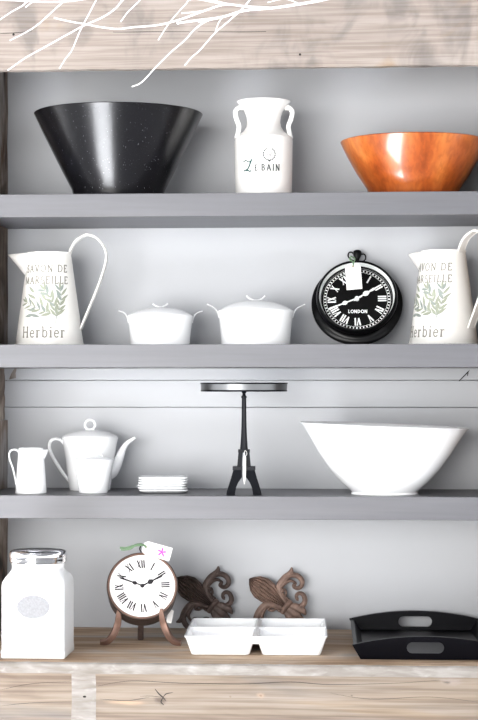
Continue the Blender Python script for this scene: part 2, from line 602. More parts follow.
# rough side boards; each side is stacked from rough lengths of board
for nm, sgn, X in (('wall_left', -1, XL), ('wall_right', 1, XR)):
    bm = bm_new()
    cuts = [(ZB - 0.02, Zat(421, 0.2), 0.0), (Zat(420.5, 0.2), Z2 - 0.03, -0.0065), (Z2 - 0.03, 2.24, 0.0)]
    for z0, z1, dx in cuts:
        xa = X + sgn * (-dx)
        x0, x1 = (xa - 0.10, xa) if sgn < 0 else (xa, xa + 0.10)
        add_box(bm, x0, x1, -0.012, WALL_Y + 0.03, z0, z1)
    bmesh.ops.subdivide_edges(bm, edges=bm.edges[:], cuts=10, use_grid_fill=True)
    rr = random.Random(3)
    for v in bm.verts:
        d = 0.0012 * math.sin(v.co.z * 71 + v.co.y * 23) + rr.uniform(-0.0008, 0.0008)
        v.co.x += sgn * abs(d)
    struct(obj(nm, bm, M['side'], recalc=True))

# ------------------------------------------------------------------ shelves, beam, counter
TH = Zat(193.5, 0) - Zat(216.6, 0)


def shelf(z, label):
    bm2 = bm_new()
    x0, x1 = XL + 0.001, XR - 0.001
    poly = [(x0 - 0.10, -0.014), (x1 + 0.10, -0.014), (x1 + 0.10, -0.0125), (x1, -0.0125), (x1, WALL_Y - 0.0005), (x0, WALL_Y - 0.0005), (x0, -0.0125), (x0 - 0.10, -0.0125)]
    add_prism(bm2, poly, lambda u, v: (u, v, z - TH), lambda u, v: (u, v, z))
    o = obj('shelf', bm2, M['shelf'], bevel=0.0012)
    return tag(o, label, 'shelf', 'thick grey shelves')


shelf(Z1, 'thick grey shelf, the highest one, under the black wooden bowl')
shelf(Z2, 'thick grey shelf in the middle, under the two white lidded pots')
shelf(Z3, 'thick grey shelf, the lowest one, under the white teapot')

YB = -0.075
bm = bm_new()
zb0 = Zat(67.6, YB)
add_box(bm, XL - 0.16, XR + 0.16, YB, YB + 0.024, zb0, zb0 + 0.34)
bmesh.ops.subdivide_edges(bm, edges=[e for e in bm.edges if abs(e.verts[0].co.x - e.verts[1].co.x) > 0.5], cuts=60)
rr = random.Random(11)
for v in bm.verts:
    if v.co.z < zb0 + 0.01:
        v.co.z += rr.uniform(-0.0009, 0.0009)
beam = thing('wooden_beam', 'weathered pale wooden beam across the top, behind the white twigs', 'beam')
obj('beam_board', bm, M['beam'], beam, bevel=0.0015)
bm = bm_new()
for px, py, r in ((13.5, 34.5, 1.3), (300, 54.5, 1.2)):
    c = P(px, py, YB - 0.0003)
    add_lathe(bm, [(0, 0.0), (r * 0.0019, 0.0), (r * 0.0019, -0.003)], 12, c, axis='Y')
obj('nail_hole', bm, M['hole'], beam)
bm = bm_new()
crk = [(-2, 33.6), (14, 33.0), (34, 31.6), (60, 31.2), (90, 31.6), (118, 32.2), (160, 31.8), (205, 31.8), (250, 32), (285, 31)]
add_tube(bm, [P(a, b, YB + 0.0008) for a, b in crk], [0.0009, 0.0012, 0.0008, 0.0005, 0.0008, 0.0012, 0.0009, 0.0012, 0.0006], seg=6)
obj('crack', bm, M['hole'], beam)
bm = bm_new()
add_box(bm, XL - 0.1, XR + 0.1, YB + 0.024, WALL_Y + 0.03, zb0 + 0.12, zb0 + 0.14)
tag(obj('cabinet_top', bm, M['beam']), 'rough unseen top board added behind the weathered beam to block light', 'board')  # added out of view so light does not come over the beam

# counter plank and fascia
YP = P(239, 661, 0).y
YP = -0.245
TP = 0.0215
bm = bm_new()
n = 90
x0, x1 = XL - 0.22, XR + 0.22
rr = random.Random(5)
front_t, front_b = [], []
for i in range(n + 1):
    x = x0 + (x1 - x0) * i / n
    j = rr.uniform(-0.0025, 0.0015) + 0.0015 * math.sin(x * 31)
    front_t.append((x, YP + 0.0035 + j * 0.8))
    front_b.append((x, YP + j * 0.5))
poly_t = front_t + [(x1, WALL_Y - 0.001), (x0, WALL_Y - 0.001)]
poly_b = front_b + [(x1, WALL_Y - 0.001), (x0, WALL_Y - 0.001)]
zt = [ZB] * (n + 1)
a = [bm.verts.new((x, y, ZB + (-0.0008 * abs(math.sin(i * 1.7)) if i <= n else 0))) for i, (x, y) in enumerate(poly_t)]
m_ = [bm.verts.new((x, y, ZB - 0.004)) for x, y in poly_b]
b = [bm.verts.new((x, y, ZB - TP)) for x, y in poly_b]
N_ = len(a)
ft = bm.faces.new(a)
fb = bm.faces.new(list(reversed(b)))
for i in range(N_):
    j = (i + 1) % N_
    f1 = bm.faces.new((a[i], m_[i], m_[j], a[j]))
    f2 = bm.faces.new((m_[i], b[i], b[j], m_[j]))
    if i < n:
        f1.material_index = f2.material_index = 1
tag(obj('countertop', bm, [M['plank'], M['plank_edge']]), 'worn wooden plank counter with a chipped pale front edge', 'counter')

fas = thing('counter_front', 'rough pale wooden board front below the plank counter', 'board')
YF = YP + 0.012
bm = bm_new()
add_box(bm, x0, x1, YF, YF + 0.03, ZB - TP - 0.20, ZB - TP - 0.0005)
add_box(bm, x0, x1, YF, YF + 0.03, ZB - TP - 0.45, ZB - TP - 0.202)
add_box(bm, x0, x1, YF, YF + 0.03, 0.0, ZB - TP - 0.452)
add_box(bm, x0, x0 + 0.03, YF + 0.03, WALL_Y - 0.001, 0.0, ZB - TP - 0.0005)
add_box(bm, x1 - 0.03, x1, YF + 0.03, WALL_Y - 0.001, 0.0, ZB - TP - 0.0005)
obj('board', bm, M['fascia'], fas, bevel=0.0012)
bm = bm_new()
pl = [(71.5, 673.5), (95.5, 673.2), (96.2, 690), (95.8, 725), (71, 725), (71.8, 700)]
add_prism(bm, pl, lambda u, v: P(u, v, YF - 0.0012), lambda u, v: P(u, v, YF + 0.0004))
obj('nailed_patch', bm, M['plank_edge'], fas)['label'] = 'pale grey upright patch with a nail hole'
bm = bm_new()
c = P(84.5, 696.7, YF - 0.0016)
add_lathe(bm, [(0, 0), (0.0034, 0), (0.0034, -0.002)], 14, c, axis='Y')
for v in bm.verts:
    v.co.z = c.z + (v.co.z - c.z) * 0.55
obj('nail_hole', bm, M['hole'], fas)
bm = bm_new()
for pts, r in (([(155, 689), (159, 694), (163, 697.5), (166, 701)], 0.0011), ([(163, 697.5), (166, 694), (173, 692.5)], 0.0008),
               ([(163, 697.5), (161, 702), (164, 705)], 0.0010), ([(140, 696.5), (150, 696), (162, 697)], 0.0004),
               ([(0, 690), (30, 684), (70, 681.5)], 0.0004), ([(98, 686), (130, 681), (180, 683), (240, 684), (290, 682), (330, 684.5), (400, 683), (440, 680)], 0.0006),
               ([(100, 699), (128, 700.5), (150, 697)], 0.0005), ([(330, 693), (370, 699), (430, 697), (478, 702)], 0.0004), ([(0, 706), (30, 703), (70, 702)], 0.0004)):
    add_tube(bm, [P(a_, b_, YF + 0.0001) for a_, b_ in pts], [r * 0.4, r, r, r * 0.3], seg=6)
obj('crack', bm, M['hole'], fas)


# ================================================================== things on the shelves
class Place:
    """origin on a surface under pixel column cx at depth y; turns pixel measures into metres."""

    def __init__(s, cx, y, z):
        p = P(cx, 300, y)
        s.o = Vector((p.x, y, z))
        s.cx, s.y, s.s = cx, y, scale_at(cx, y)
        s.rz = face(p.x, y)

    def h(s, py):
        return P(s.cx, py, s.y).z - s.o.z

    def r(s, d):
        return d * s.s

    def xz(s, px, py, y=0.0):
        return Vector(((px - s.cx) * s.s, y, s.h(py)))


def bowl_profile(out, t, inset=0.0):
    """closed wall from an outer profile (r, z), thickness t"""
    inner = []
    for r, z in out:
        inner.append((max(r - t, 0.0), z))
    z0 = out[0][1]
    floor_z = z0 + t
    inn = [(max(r - t * 1.1, 0.001), max(z, floor_z)) for r, z in out]
    rim_r, rim_z = out[-1]
    prof = [(0, z0)] + out + [(rim_r - t * 0.3, rim_z + t * 0.25), (rim_r - t * 0.8, rim_z + t * 0.1)] + list(reversed(inn[:-1]))
    prof[-1] = (prof[-1][0] * 0.9, floor_z)
    prof.append((0, floor_z))
    return prof


# ---- top shelf
p = Place(118.5, 0.094, Z1)
out = []
for px, py in ((44.5, 194.5), (46.5, 190), (56, 172), (65.5, 153), (74.5, 135), (82, 119), (84.2, 114.6)):
    out.append((p.r(px), max(p.h(py), 0.0)))
out[0] = (out[0][0], 0.0)
bm = bm_new()
add_lathe(bm, bowl_profile(out, 0.006), 96, sy=0.985)
o = obj('bowl', bm, M['black_wood'], loc=p.o)
o.rotation_euler.z = p.rz
tag(o, 'large black wooden bowl at the left of the highest shelf', 'bowl')

p = Place(413.5, 0.11, Z1)
out = []
for px, py in ((44.0, 191.5), (46.5, 189), (56.5, 174), (65, 159), (71, 147), (73, 142.2)):
    out.append((p.r(px), max(p.h(py), 0.0)))
out[0] = (out[0][0], 0.0)
bm = bm_new()
add_lathe(bm, bowl_profile(out, 0.007), 96)
o = obj('bowl', bm, M['orange_wood'], loc=p.o)
o.rotation_euler.z = p.rz + 0.4
tag(o, 'glossy orange-brown wooden bowl at the right end of the highest shelf', 'bowl')

# milk can
p = Place(263.7, 0.12, Z1)
t = thing('milk_can', 'small white enamel milk can lettered Le Bain with two ear handles', 'milk can', p.o, p.rz)
q = [(27.6, 193.2), (28.2, 192), (28.7, 165), (29.0, 141), (28.6, 138.3), (25.5, 136), (20.5, 132), (17.3, 127), (16.6, 122), (17.2, 117), (19.6, 111), (23.4, 106), (26.2, 103), (27.0, 101.8)]
out = [(p.r(a_), max(p.h(b_), 0)) for a_, b_ in q]
out[0] = (out[0][0], 0)
bm = bm_new()
add_lathe(bm, bowl_profile(out, 0.0016), 72)
obj('body', bm, M['milkcan'], t)
for s in (-1, 1):
    bm = bm_new()
    pts = [(21, 108.0), (25.0, 108.2), (28.3, 112), (27.4, 119), (24.8, 126), (25.4, 132), (27.2, 139.0)]
    add_tube(bm, [(s * p.r(a_), 0, p.h(b_)) for a_, b_ in pts], p.r(4.6), p.r(2.3), N=(0, 1, 0), seg=12, square=True)
    obj('handle', bm, M['milkcan'], t)
f = on_cone(p.r(28.5), p.r(29.0), p.h(141), 0.0007)
bm = bm_new()
pxu = p.s
st = text_strokes('E', 5.6 * pxu, -7.6 * pxu, p.h(173.6), weight=1.2, minw=0.16) + text_strokes('BAIN', 6.2 * pxu, 7.0 * pxu, p.h(173.6), track=0.16, weight=1.2, minw=0.16)
add_strokes(bm, st, f)
obj('lettering', bm, M['letter_dark'], t, recalc=False)
bm = bm_new()
hL = [(-12.0, 162.2), (-15.0, 169.5), (-18.0, 173.9)]
add_strokes(bm, [([((a_) * pxu, p.h(b_)) for a_, b_ in hL], 1.5 * pxu),
                 ([(a_ * pxu, p.h(b_)) for a_, b_ in ((-22.0, 164.5), (-19, 163), (-15, 165), (-12, 163.4))], 1.0 * pxu),
                 ([(a_ * pxu, p.h(b_)) for a_, b_ in ((-21.5, 173.5), (-18, 172.4), (-14, 174.3), (-12.4, 173.3))], 1.2 * pxu)], f)
obj('initial', bm, M['teal'], t, recalc=False)['label'] = 'teal script capital L'
bm = bm_new()
ec = (5.5 * pxu, p.h(157.5))
for k in range(16):
    a0 = 2 * PI * k / 16
    if 0.9 < a0 < 1.9:
        continue
    add_patch(bm, leaf_poly(ec[0] + 6.2 * pxu * math.cos(a0), ec[1] + 6.2 * pxu * math.sin(a0), a0 + 1.9, 2.6 * pxu, 0.7 * pxu), f)
add_strokes(bm, [([(ec[0] + a_ * pxu, ec[1] + b_ * pxu) for a_, b_ in ((-2.4, -2), (-0.6, 2.4), (0.6, -2))], 0.5 * pxu),
                 ([(ec[0] + a_ * pxu, ec[1] + b_ * pxu) for a_, b_ in ((0.8, -2), (2.2, 2.4), (3.0, -2))], 0.5 * pxu)], f)
add_patch(bm, [(ec[0] + 1.2 * pxu * math.cos(k), ec[1] - 6.8 * pxu + 0.8 * pxu * math.sin(k)) for k in (0, 1, 2, 3, 4, 5)], f)
obj('emblem', bm, M['letter_dark'], t, recalc=False)


# ---- pitchers
def pitcher(cx, y, extra, label):
    p = Place(cx, y, Z2)
    u = 0.0021
    t = thing('pitcher', label, 'pitcher', p.o, p.rz + extra, 'tall cream enamel pitchers')
    H = 93.0 * u
    r0, r1 = 33.8 * u, 21.5 * u
    prof = [(r0 - 0.001, 0), (r0 + 0.0006, 0.001), (r0 + 0.0006, 0.0025), (r0, 0.004), (r1, H - 0.003), (r1 + 0.0012, H - 0.0022), (r1 + 0.0014, H), (r1 - 0.0004, H),
            (r1 - 0.001, H - 0.003), (r0 - 0.0015, 0.006), (0, 0.006)]
    bm = bm_new()
    add_lathe(bm, [(0, 0)] + prof, 72)
    # little scalloped foot seam
    obj('body', bm, M['enamel'], t)
    bm = bm_new()
    for k in range(44):
        a = 2 * PI * k / 44
        cc = Vector(((r0 + 0.0003) * math.cos(a), (r0 + 0.0003) * math.sin(a), 0.0034))
        bmesh.ops.create_icosphere(bm, subdivisions=1, radius=0.0019, matrix=Matrix.Translation(cc))
    obj('beaded_foot', bm, M['enamel'], t)
    # pouring spout, open on top
    bm = bm_new()
    tip = Vector((-(r1 + 20.0 * u), 0, H - 0.0035))
    zlow = H - 22 * u
    n = 20
    phim = math.radians(62)
    rows = []
    for i in range(n + 1):
        ph = -phim + 2 * phim * i / n
        z = zlow + (H - 0.001 - zlow) * (abs(ph) / phim) ** 1.3
        r = r0 + (r1 - r0) * z / H
        A = Vector((-r * math.cos(ph), r * math.sin(ph), z))
        row = []
        for k in range(9):
            s = k / 8
            q = A.lerp(tip, s)
            q.y += 0.0035 * math.sin(PI * s) * math.sin(ph) / math.sin(phim)
            row.append(bm.verts.new(q))
        rows.append(row)
    for i in range(n):
        for k in range(8):
            bm.faces.new((rows[i][k], rows[i + 1][k], rows[i + 1][k + 1], rows[i][k + 1]))
    bmesh.ops.remove_doubles(bm, verts=bm.verts[:], dist=0.00015)
    obj('spout', bm, M['enamel'], t, recalc=True, solid=0.0012)
    # strap handle
    bm = bm_new()
    pts = [(20.6, 76), (20.2, 86), (20.8, 94), (26, 104), (34.5, 110), (40, 110.6), (48, 107), (54.5, 99), (57, 90), (55, 78), (49, 60), (40, 38), (31.0, 16.5)]
    add_tube(bm, [(a_ * u, 0, b_ * u) for a_, b_ in pts], 5.0 * u, 1.0 * u, N=(0, 1, 0), seg=14, square=True)
    obj('handle', bm, M['enamel'], t)
    # rolled edges of the strap
    bm = bm_new()
    for s in (-1, 1):
        add_tube(bm, [(a_ * u, s * 5.0 * u, b_ * u) for a_, b_ in pts], 0.0024, seg=8)
    obj('rolled_edge', bm, M['enamel'], t)
    # print on the front
    f = on_cone(r0, r1, H, 0.0011)
    for k, st in enumerate((text_strokes('SAVON DE', 7.2 * u, -1.0 * u, 72.5 * u, track=0.12, weight=1.0, minw=0.13), text_strokes('MARSEILLE', 7.2 * u, -1.5 * u, 61.0 * u, track=0.10, weight=1.0, minw=0.13),
                            text_strokes('Herbier', 10.5 * u, -3.5 * u, 8.0 * u, track=0.10, weight=1.0, minw=0.11))):
        bm = bm_new()
        add_strokes(bm, st, f)
        obj('lettering', bm, M['letter_grey'], t, recalc=False)
    bm1, bm2 = bm_new(), bm_new()
    rr = random.Random(21)
    stems = [((9.5, 21), [(10, 30), (8, 40), (4, 48), (-2, 55)]), ((10, 26), [(13, 36), (15, 46), (14, 55)]), ((8.5, 30), [(-2, 34), (-12, 38), (-22, 43)])]
    for si, (s0, rest) in enumerate(stems):
        path = [Vector(q) for q in [s0] + rest]
        add_strokes(bm2, [([(q.x * u, q.y * u) for q in path], 0.45 * u)], f)
        for a_, b_ in zip(path[:-1], path[1:]):
            for k in (0.35, 0.85):
                q = a_.lerp(b_, k)
                d = math.atan2(b_.y - a_.y, b_.x - a_.x)
                if q.y < 27:
                    continue
                for s in (-1, 1):
                    tgt = bm1 if rr.random() < 0.6 else bm2
                    add_patch(tgt, leaf_poly(q.x * u, q.y * u, d + s * rr.uniform(0.45, 0.8), rr.uniform(8, 11) * u, rr.uniform(1.0, 1.5) * u), f)
        q, qq = path[-1], path[-2]
        add_patch(bm1, leaf_poly(q.x * u, q.y * u, math.atan2(q.y - qq.y, q.x - qq.x), 8 * u, 1.2 * u), f)
    # loose leaves at the left of the spray
    for (a_, b_, ang, L_) in ((-6, 28, 2.9, 13), (-8, 34, 3.0, 14), (-10, 46, 2.7, 12), (-12, 52, 2.4, 10), (-3, 38, 1.9, 12), (0, 44, 2.1, 12), (1, 32, 1.5, 12), (-14, 30, 3.3, 9)):
        add_patch(bm1 if rr.random() < 0.5 else bm2, leaf_poly(a_ * u, b_ * u, ang, L_ * u, 1.5 * u), f)
    for v in bm2.verts:
        d = Vector((v.co.x, v.co.y, 0)).normalized() * 0.0002
        v.co += d
    obj('olive_print', bm1, M['leaf_green'], t, recalc=False)['label'] = 'faded green printed olive leaves'
    obj('olive_print', bm2, M['leaf_grey'], t, recalc=False)['label'] = 'faded grey-green printed olive leaves'
    return t


pitcher(49.5, 0.15, -0.12, 'cream enamel pitcher at the left end of the middle shelf, print facing forward')
pitcher(443.5, 0.15, -0.56, 'cream enamel pitcher turned aside, right of the black clock')


# ---- lidded pots
def pot(cx, y, q, ear, lid, knob, label):
    p = Place(cx, y, Z2)
    t = thing('casserole', label, 'pot', p.o, p.rz + 0.10, 'white lidded porcelain pots')
    out = [(p.r(a_), max(p.h(b_), 0)) for a_, b_ in q]
    out[0] = (out[0][0] - 0.001, 0)
    out.insert(1, (out[0][0] + 0.001, 0.001))
    bm = bm_new()
    add_lathe(bm, bowl_profile(out, 0.003), 72)
    obj('body', bm, M['white'], t)
    for s in (-1, 1):
        bm = bm_new()
        add_tube(bm, [(s * p.r(a_), 0, p.h(b_)) for a_, b_ in ear], [p.r(5.5), p.r(5.5), p.r(4.5)], p.r(0.9), N=(0, 1, 0), seg=14)
        obj('handle', bm, M['white'], t)
    ld = [(p.r(a_), p.h(b_)) for a_, b_ in lid]
    bm = bm_new()
    add_lathe(bm, [(0, ld[0][1] - 0.004), (ld[0][0], ld[0][1] - 0.004)] + ld + [(0, ld[-1][1])], 72)
    L = obj('lid', bm, M['white'], t)
    bm = bm_new()
    add_tube(bm, [(p.r(a_), 0, p.h(b_)) for a_, b_ in knob], [p.r(2.2), p.r(3.4), p.r(2.2)], p.r(0.95), N=(0, 1, 0), seg=12)
    obj('lid_handle', bm, M['white'], L)
    return t


pot(160.2, 0.14, [(29.8, 344), (30.2, 338), (31.0, 330), (32.0, 322), (33.2, 316)],
    [(31.8, 323), (33.4, 317), (36.4, 313.2), (42.2, 311)],
    [(31.8, 315.3), (31.2, 314.6), (26, 312), (18, 309.2), (9, 307.6), (3, 307.3)],
    [(-7.6, 303.6), (-5.0, 305.6), (0, 307.2), (5.0, 305.6), (7.6, 303.6)],
    'smaller white porcelain pot with an arched lid, left of the larger one')
pot(255.7, 0.14, [(34.4, 344), (34.8, 338), (35.6, 329), (36.7, 319), (38.2, 311)],
    [(36.6, 318), (38.6, 312), (42.5, 307.6), (49.2, 304.4)],
    [(36.4, 310.3), (35.8, 309.6), (29, 306), (20, 302.6), (10, 300.8), (3, 300.4)],
    [(-9.4, 295.8), (-6.2, 298.6), (0, 300.4), (6.2, 298.6), (9.4, 295.8)],
    'larger white porcelain pot with an arched lid, beside the black clock')

# ---- black clock leaning on the wall
TL = math.radians(-25)
RF = 45.5 * 0.00211
cx = 357.0
yo = WALL_Y - 0.0012 - RF * math.sin(-TL)
oz = Z2 + RF * math.cos(TL) + 0.0003
po = P(cx, 300, yo)
clk = thing('wall_clock', 'round black clock with white Roman numerals leaning on the back wall', 'clock', (po.x, yo, oz), face(po.x, yo) * 0.5, tilt=TL)
R1, R0, TF = 0.0855, 0.0788, 0.046
bm = bm_new()
add_lathe(bm, [(0, 0), (RF - 0.003, 0), (RF, 0.003), (RF, 0.008), (RF - 0.003, 0.011), (RF - 0.008, 0.0125), (0.083, 0.014), (0.079, 0.019), (0.078, 0.026),
               (0.079, TF - 0.014), (0.074, TF - 0.013), (0.0735, TF - 0.021), (0, TF - 0.021)], 96, axis='Y')
case = obj('case', bm, M['black'], clk)
bm = bm_new()
add_lathe(bm, [(0.079, TF - 0.016), (R1 - 0.001, TF - 0.015), (R1, TF - 0.011), (R1 - 0.001, TF - 0.004), (R1 - 0.003, TF - 0.0005), (R0 + 0.0015, TF), (R0, TF - 0.0015), (R0, TF - 0.004)], 96, axis='Y')
obj('bezel', bm, M['black'], clk)
bm = bm_new()
add_lathe(bm, [(R0 + 0.0002, TF - 0.003), (0.0735, TF - 0.0195), (0.0735, TF - 0.0205), (R0 + 0.0002, TF - 0.006)], 96, axis='Y', closed=True)
obj('inner_ring', bm, M['white_print'], clk)['label'] = 'white sloping ring inside the bezel'
DD = TF - 0.0198
bm = bm_new()
add_lathe(bm, [(0, DD - 0.002), (0.0738, DD - 0.002), (0.0738, DD), (0, DD)], 96, axis='Y')
dial = obj('dial', bm, M['dial_black'], clk)


def numerals(bm, rad, h, fn, rot=0.0, sx=0.8, weight=1.0, skip=(), names=None):
    names = names or ['XII', 'I', 'II', 'III', 'IV', 'V', 'VI', 'VII', 'VIII', 'IX', 'X', 'XI']
    for k, s in enumerate(names):
        if k in skip:
            continue
        a = rot - 2 * PI * k / 12
        st = text_strokes(s, h, 0, -h / 2, sx=sx, track=0.02, weight=weight)
        ca, sa = math.cos(a), math.sin(a)

        def g(u, v):
            v = v + rad
            return fn(u * ca - v * sa, u * sa + v * ca)
        add_strokes(bm, st, g, step=0.02)


fd = lambda u, v: (u, -(DD + 0.0004), v)
bm = bm_new()
numerals(bm, 0.0528, 0.0168, fd, rot=0.03, sx=0.76, weight=1.2)
obj('numerals', bm, M['white_print'], dial, recalc=False)
bm = bm_new()
for k in range(60):
    a = 2 * PI * k / 60
    w_ = 0.0022 if k % 5 else 0.0030
    c0, s0 = math.cos(a), math.sin(a)
    poly = [(-w_ / 2, 0.0655), (w_ / 2, 0.0655), (w_ / 2, 0.0694), (-w_ / 2, 0.0694)]
    add_patch(bm, [(u * c0 - v * s0, u * s0 + v * c0) for u, v in poly], fd)
add_strokes(bm, [([(0.0645 * math.cos(t_ * PI / 48), 0.0645 * math.sin(t_ * PI / 48)) for t_ in range(97)], 0.0006),
                 ([(0.0704 * math.cos(t_ * PI / 48), 0.0704 * math.sin(t_ * PI / 48)) for t_ in range(97)], 0.0006)], fd, step=0.02)
obj('minute_track', bm, M['white_print'], dial, recalc=False)
bm = bm_new()
add_strokes(bm, text_strokes('LONDON', 0.0078, 0.002, -0.0325, glyphs=PLAIN, sx=1.05, track=0.06, weight=1.15), fd, step=0.02)
obj('lettering', bm, M['white_print'], dial, recalc=False)


def hand(bm, ang, L, tail, wd, y, spade):
    """ornamental hand with an openwork bulb; ang clockwise from twelve"""
    c, s = math.sin(ang), math.cos(ang)

    def f2(u, v, d):
        return (u * c + v * s * 1.0, -(y + d), u * s - v * c)
    out = [(-tail, wd * 0.5), (0, wd * 0.7), (L * spade - wd * 2.6, wd * 0.45), (L * spade - wd * 1.6, wd * 1.5), (L * spade, wd * 2.0), (L * spade + wd * 1.8, wd * 1.1),
           (L * spade + wd * 2.6, wd * 0.5), (L * 0.8, wd * 0.8), (L * 0.92, wd * 0.9), (L, 0.0001)]
    poly = [(u, v) for u, v in out] + [(u, -v) for u, v in reversed(out)]
    add_prism(bm, poly, lambda u, v: f2(u, v, 0), lambda u, v: f2(u, v, 0.0008))


bm = bm_new()
hand(bm, math.radians(57), 0.046, 0.008, 0.0030, DD + 0.0030, 0.5)
hh = obj('hour_hand', bm, M['white_print'], clk)
bm = bm_new()
hand(bm, math.radians(247), 0.066, 0.010, 0.0024, DD + 0.0042, 0.42)
obj('minute_hand', bm, M['white_print'], clk)
bm = bm_new()
add_lathe(bm, [(0, DD), (0.0046, DD), (0.0046, DD + 0.006), (0.003, DD + 0.0068), (0, DD + 0.0068)], 24, axis='Y')
obj('hand_boss', bm, M['white_print'], clk)
# crown and bow on top
bm = bm_new()
zt = R1 - 0.004
add_lathe(bm, [(0.004, 0), (0.0042, 0.006), (0.0052, 0.009), (0.0085, 0.016), (0.0098, 0.021), (0.0085, 0.026), (0.004, 0.0285), (0, 0.029)], 24, c=(0.0005, -0.022, zt + 0.009))
obj('crown', bm, M['black'], clk)
bm = bm_new()
bow = [(-0.0035, 0.005), (-0.012, 0.007), (-0.0185, 0.015), (-0.0175, 0.024), (-0.0115, 0.0255), (-0.0065, 0.020)]
add_tube(bm, [(a_, -0.024, zt + 0.007 + b_) for a_, b_ in bow], 0.0016, seg=8)
bow = [(0.0045, 0.004), (0.0115, 0.003), (0.0175, 0.008), (0.0180, 0.016), (0.0145, 0.0205), (0.0090, 0.0205)]
add_tube(bm, [(a_, -0.024, zt + 0.007 + b_) for a_, b_ in bow], 0.0016, seg=8)
obj('bow', bm, M['black'], clk)

# price tag hanging in front of the clock
ty = yo - 0.062


def tagpoly(w_, h_, cut):
    return [(-w_ / 2, -h_), (w_ / 2, -h_), (w_ / 2, -cut), (w_ / 2 - cut, 0), (-w_ / 2 + cut, 0), (-w_ / 2, -cut)]


pt = P(352.6, 264.3, ty)
tg = thing('price_tag', 'white paper price tag hanging from the crown of the black clock', 'tag', pt, face(pt.x, pt.y) - 0.05, tilt=math.radians(-14))
tg.rotation_euler.y = math.radians(-5)
bm = bm_new()
add_prism(bm, tagpoly(0.0325, 0.0545, 0.006), lambda u, v: (u, 0, v), lambda u, v: (u, 0.0007, v))
obj('paper', bm, M['paper'], tg)
bm = bm_new()
add_lathe(bm, [(0.0018, 0.0005), (0.0042, 0.0005), (0.0042, 0.0), (0.0018, 0.0)], 20, c=(0, 0, -0.0065), axis='Y', closed=True)
obj('reinforcement', bm, M['tag_ring'], tg)
bm = bm_new()
for pts in ([(0, -0.001, -0.0065), (0.0012, -0.003, 0.002), (-0.002, -0.002, 0.010), (-0.0045, 0.006, 0.017), (-0.002, 0.014, 0.0235)],
            [(0.0005, -0.001, -0.0065), (0.0035, -0.003, 0.004), (0.006, -0.001, 0.012), (0.0, 0.004, 0.0185), (-0.0035, 0.013, 0.0235)],
            [(0.004, -0.001, 0.012), (-0.002, -0.002, 0.016), (-0.0055, 0.0, 0.010), (-0.0005, -0.003, 0.006)]):
    add_tube(bm, pts, 0.0011, 0.0003, seg=8)
obj('ribbon', bm, M['ribbon'], tg)['label'] = 'green ribbon tie'

# ---- lowest grey shelf
# creamer
p = Place(31, 0.065, Z3)
t = thing('creamer', 'small white milk jug at the left end of the lowest grey shelf', 'jug', p.o, p.rz)
q = [(15.6, 495), (15.4, 490), (14.6, 478), (13.6, 464), (12.6, 453), (12.2, 448)]
out = [(p.r(a_), max(p.h(b_), 0)) for a_, b_ in q]
out[0] = (out[0][0] - 0.001, 0)
out.insert(1, (out[0][0] + 0.001, 0.0015))
bm = bm_new()
add_lathe(bm, bowl_profile(out, 0.0022), 64)
obj('body', bm, M['white'], t)
bm = bm_new()
tip = p.xz(48.2, 449.2)
rows = []
n = 14
zr, zl = p.h(448), p.h(460)
for i in range(n + 1):
    ph = math.radians(-50 + 100 * i / n)
    z = zl + (zr - zl) * (abs(i - n / 2) / (n / 2)) ** 1.4
    r = p.r(12.6)
    A = Vector((r * math.cos(ph), r * math.sin(ph), z))
    row = []
    for k in range(7):
        q = A.lerp(tip, k / 6)
        q.z -= 0.0015 * math.sin(PI * k / 6)
        row.append(bm.verts.new(q))
    rows.append(row)
for i in range(n):
    for k in range(6):
        bm.faces.new((rows[i][k], rows[i + 1][k], rows[i + 1][k + 1], rows[i][k + 1]))
bmesh.ops.remove_doubles(bm, verts=bm.verts[:], dist=0.00015)
obj('spout', bm, M['white'], t, solid=0.0018)
bm = bm_new()
add_tube(bm, [p.xz(a_, b_) for a_, b_ in ((20.2, 455), (17.5, 450.6), (13.2, 449.4), (9.6, 452.6), (9.8, 459), (12.6, 467), (14.6, 475), (16.2, 484.5))], p.r(2.0), p.r(0.95), N=(0, 1, 0), seg=12)
obj('handle', bm, M['white'], t)

# teapot
p = Place(90, 0.195, Z3)
t = thing('teapot', 'white porcelain teapot with ring-topped lid behind the sugar bowl', 'teapot', p.o, p.rz)
q = [(20.6, 491), (21, 487), (22.3, 475), (24.2, 460), (26.2, 447), (28.4, 437.5)]
out = [(p.r(a_), max(p.h(b_), 0)) for a_, b_ in q]
out[0] = (out[0][0] - 0.001, 0)
bm = bm_new()
add_lathe(bm, bowl_profile(out, 0.0028), 72)
obj('body', bm, M['white'], t)
bm = bm_new()
add_lathe(bm, [(0, p.h(438)), (p.r(27), p.h(438)), (p.r(27.6), p.h(436.4)), (p.r(26), p.h(435)), (p.r(19), p.h(432)), (p.r(10), p.h(430.3)), (0, p.h(430))], 72)
L = obj('lid', bm, M['white'], t)
bm = bm_new()
ring = [(0, 0, 0)]
c0 = p.xz(90, 424.8)
pts = [c0 + Vector((p.r(5.0) * math.cos(a_), 0, p.r(4.9) * math.sin(a_))) for a_ in [2 * PI * k / 28 - PI / 2 for k in range(29)]]
add_tube(bm, pts, p.r(1.8), p.r(1.3), N=(0, 1, 0), seg=10, sub=1)
add_tube(bm, [p.xz(86.4, 430.6), p.xz(87.2, 428.4)], p.r(1.6), p.r(1.2), N=(0, 1, 0), seg=10, sub=1)
add_tube(bm, [p.xz(93.6, 430.6), p.xz(92.8, 428.4)], p.r(1.6), p.r(1.2), N=(0, 1, 0), seg=10, sub=1)
obj('lid_ring', bm, M['white'], L)
bm = bm_new()
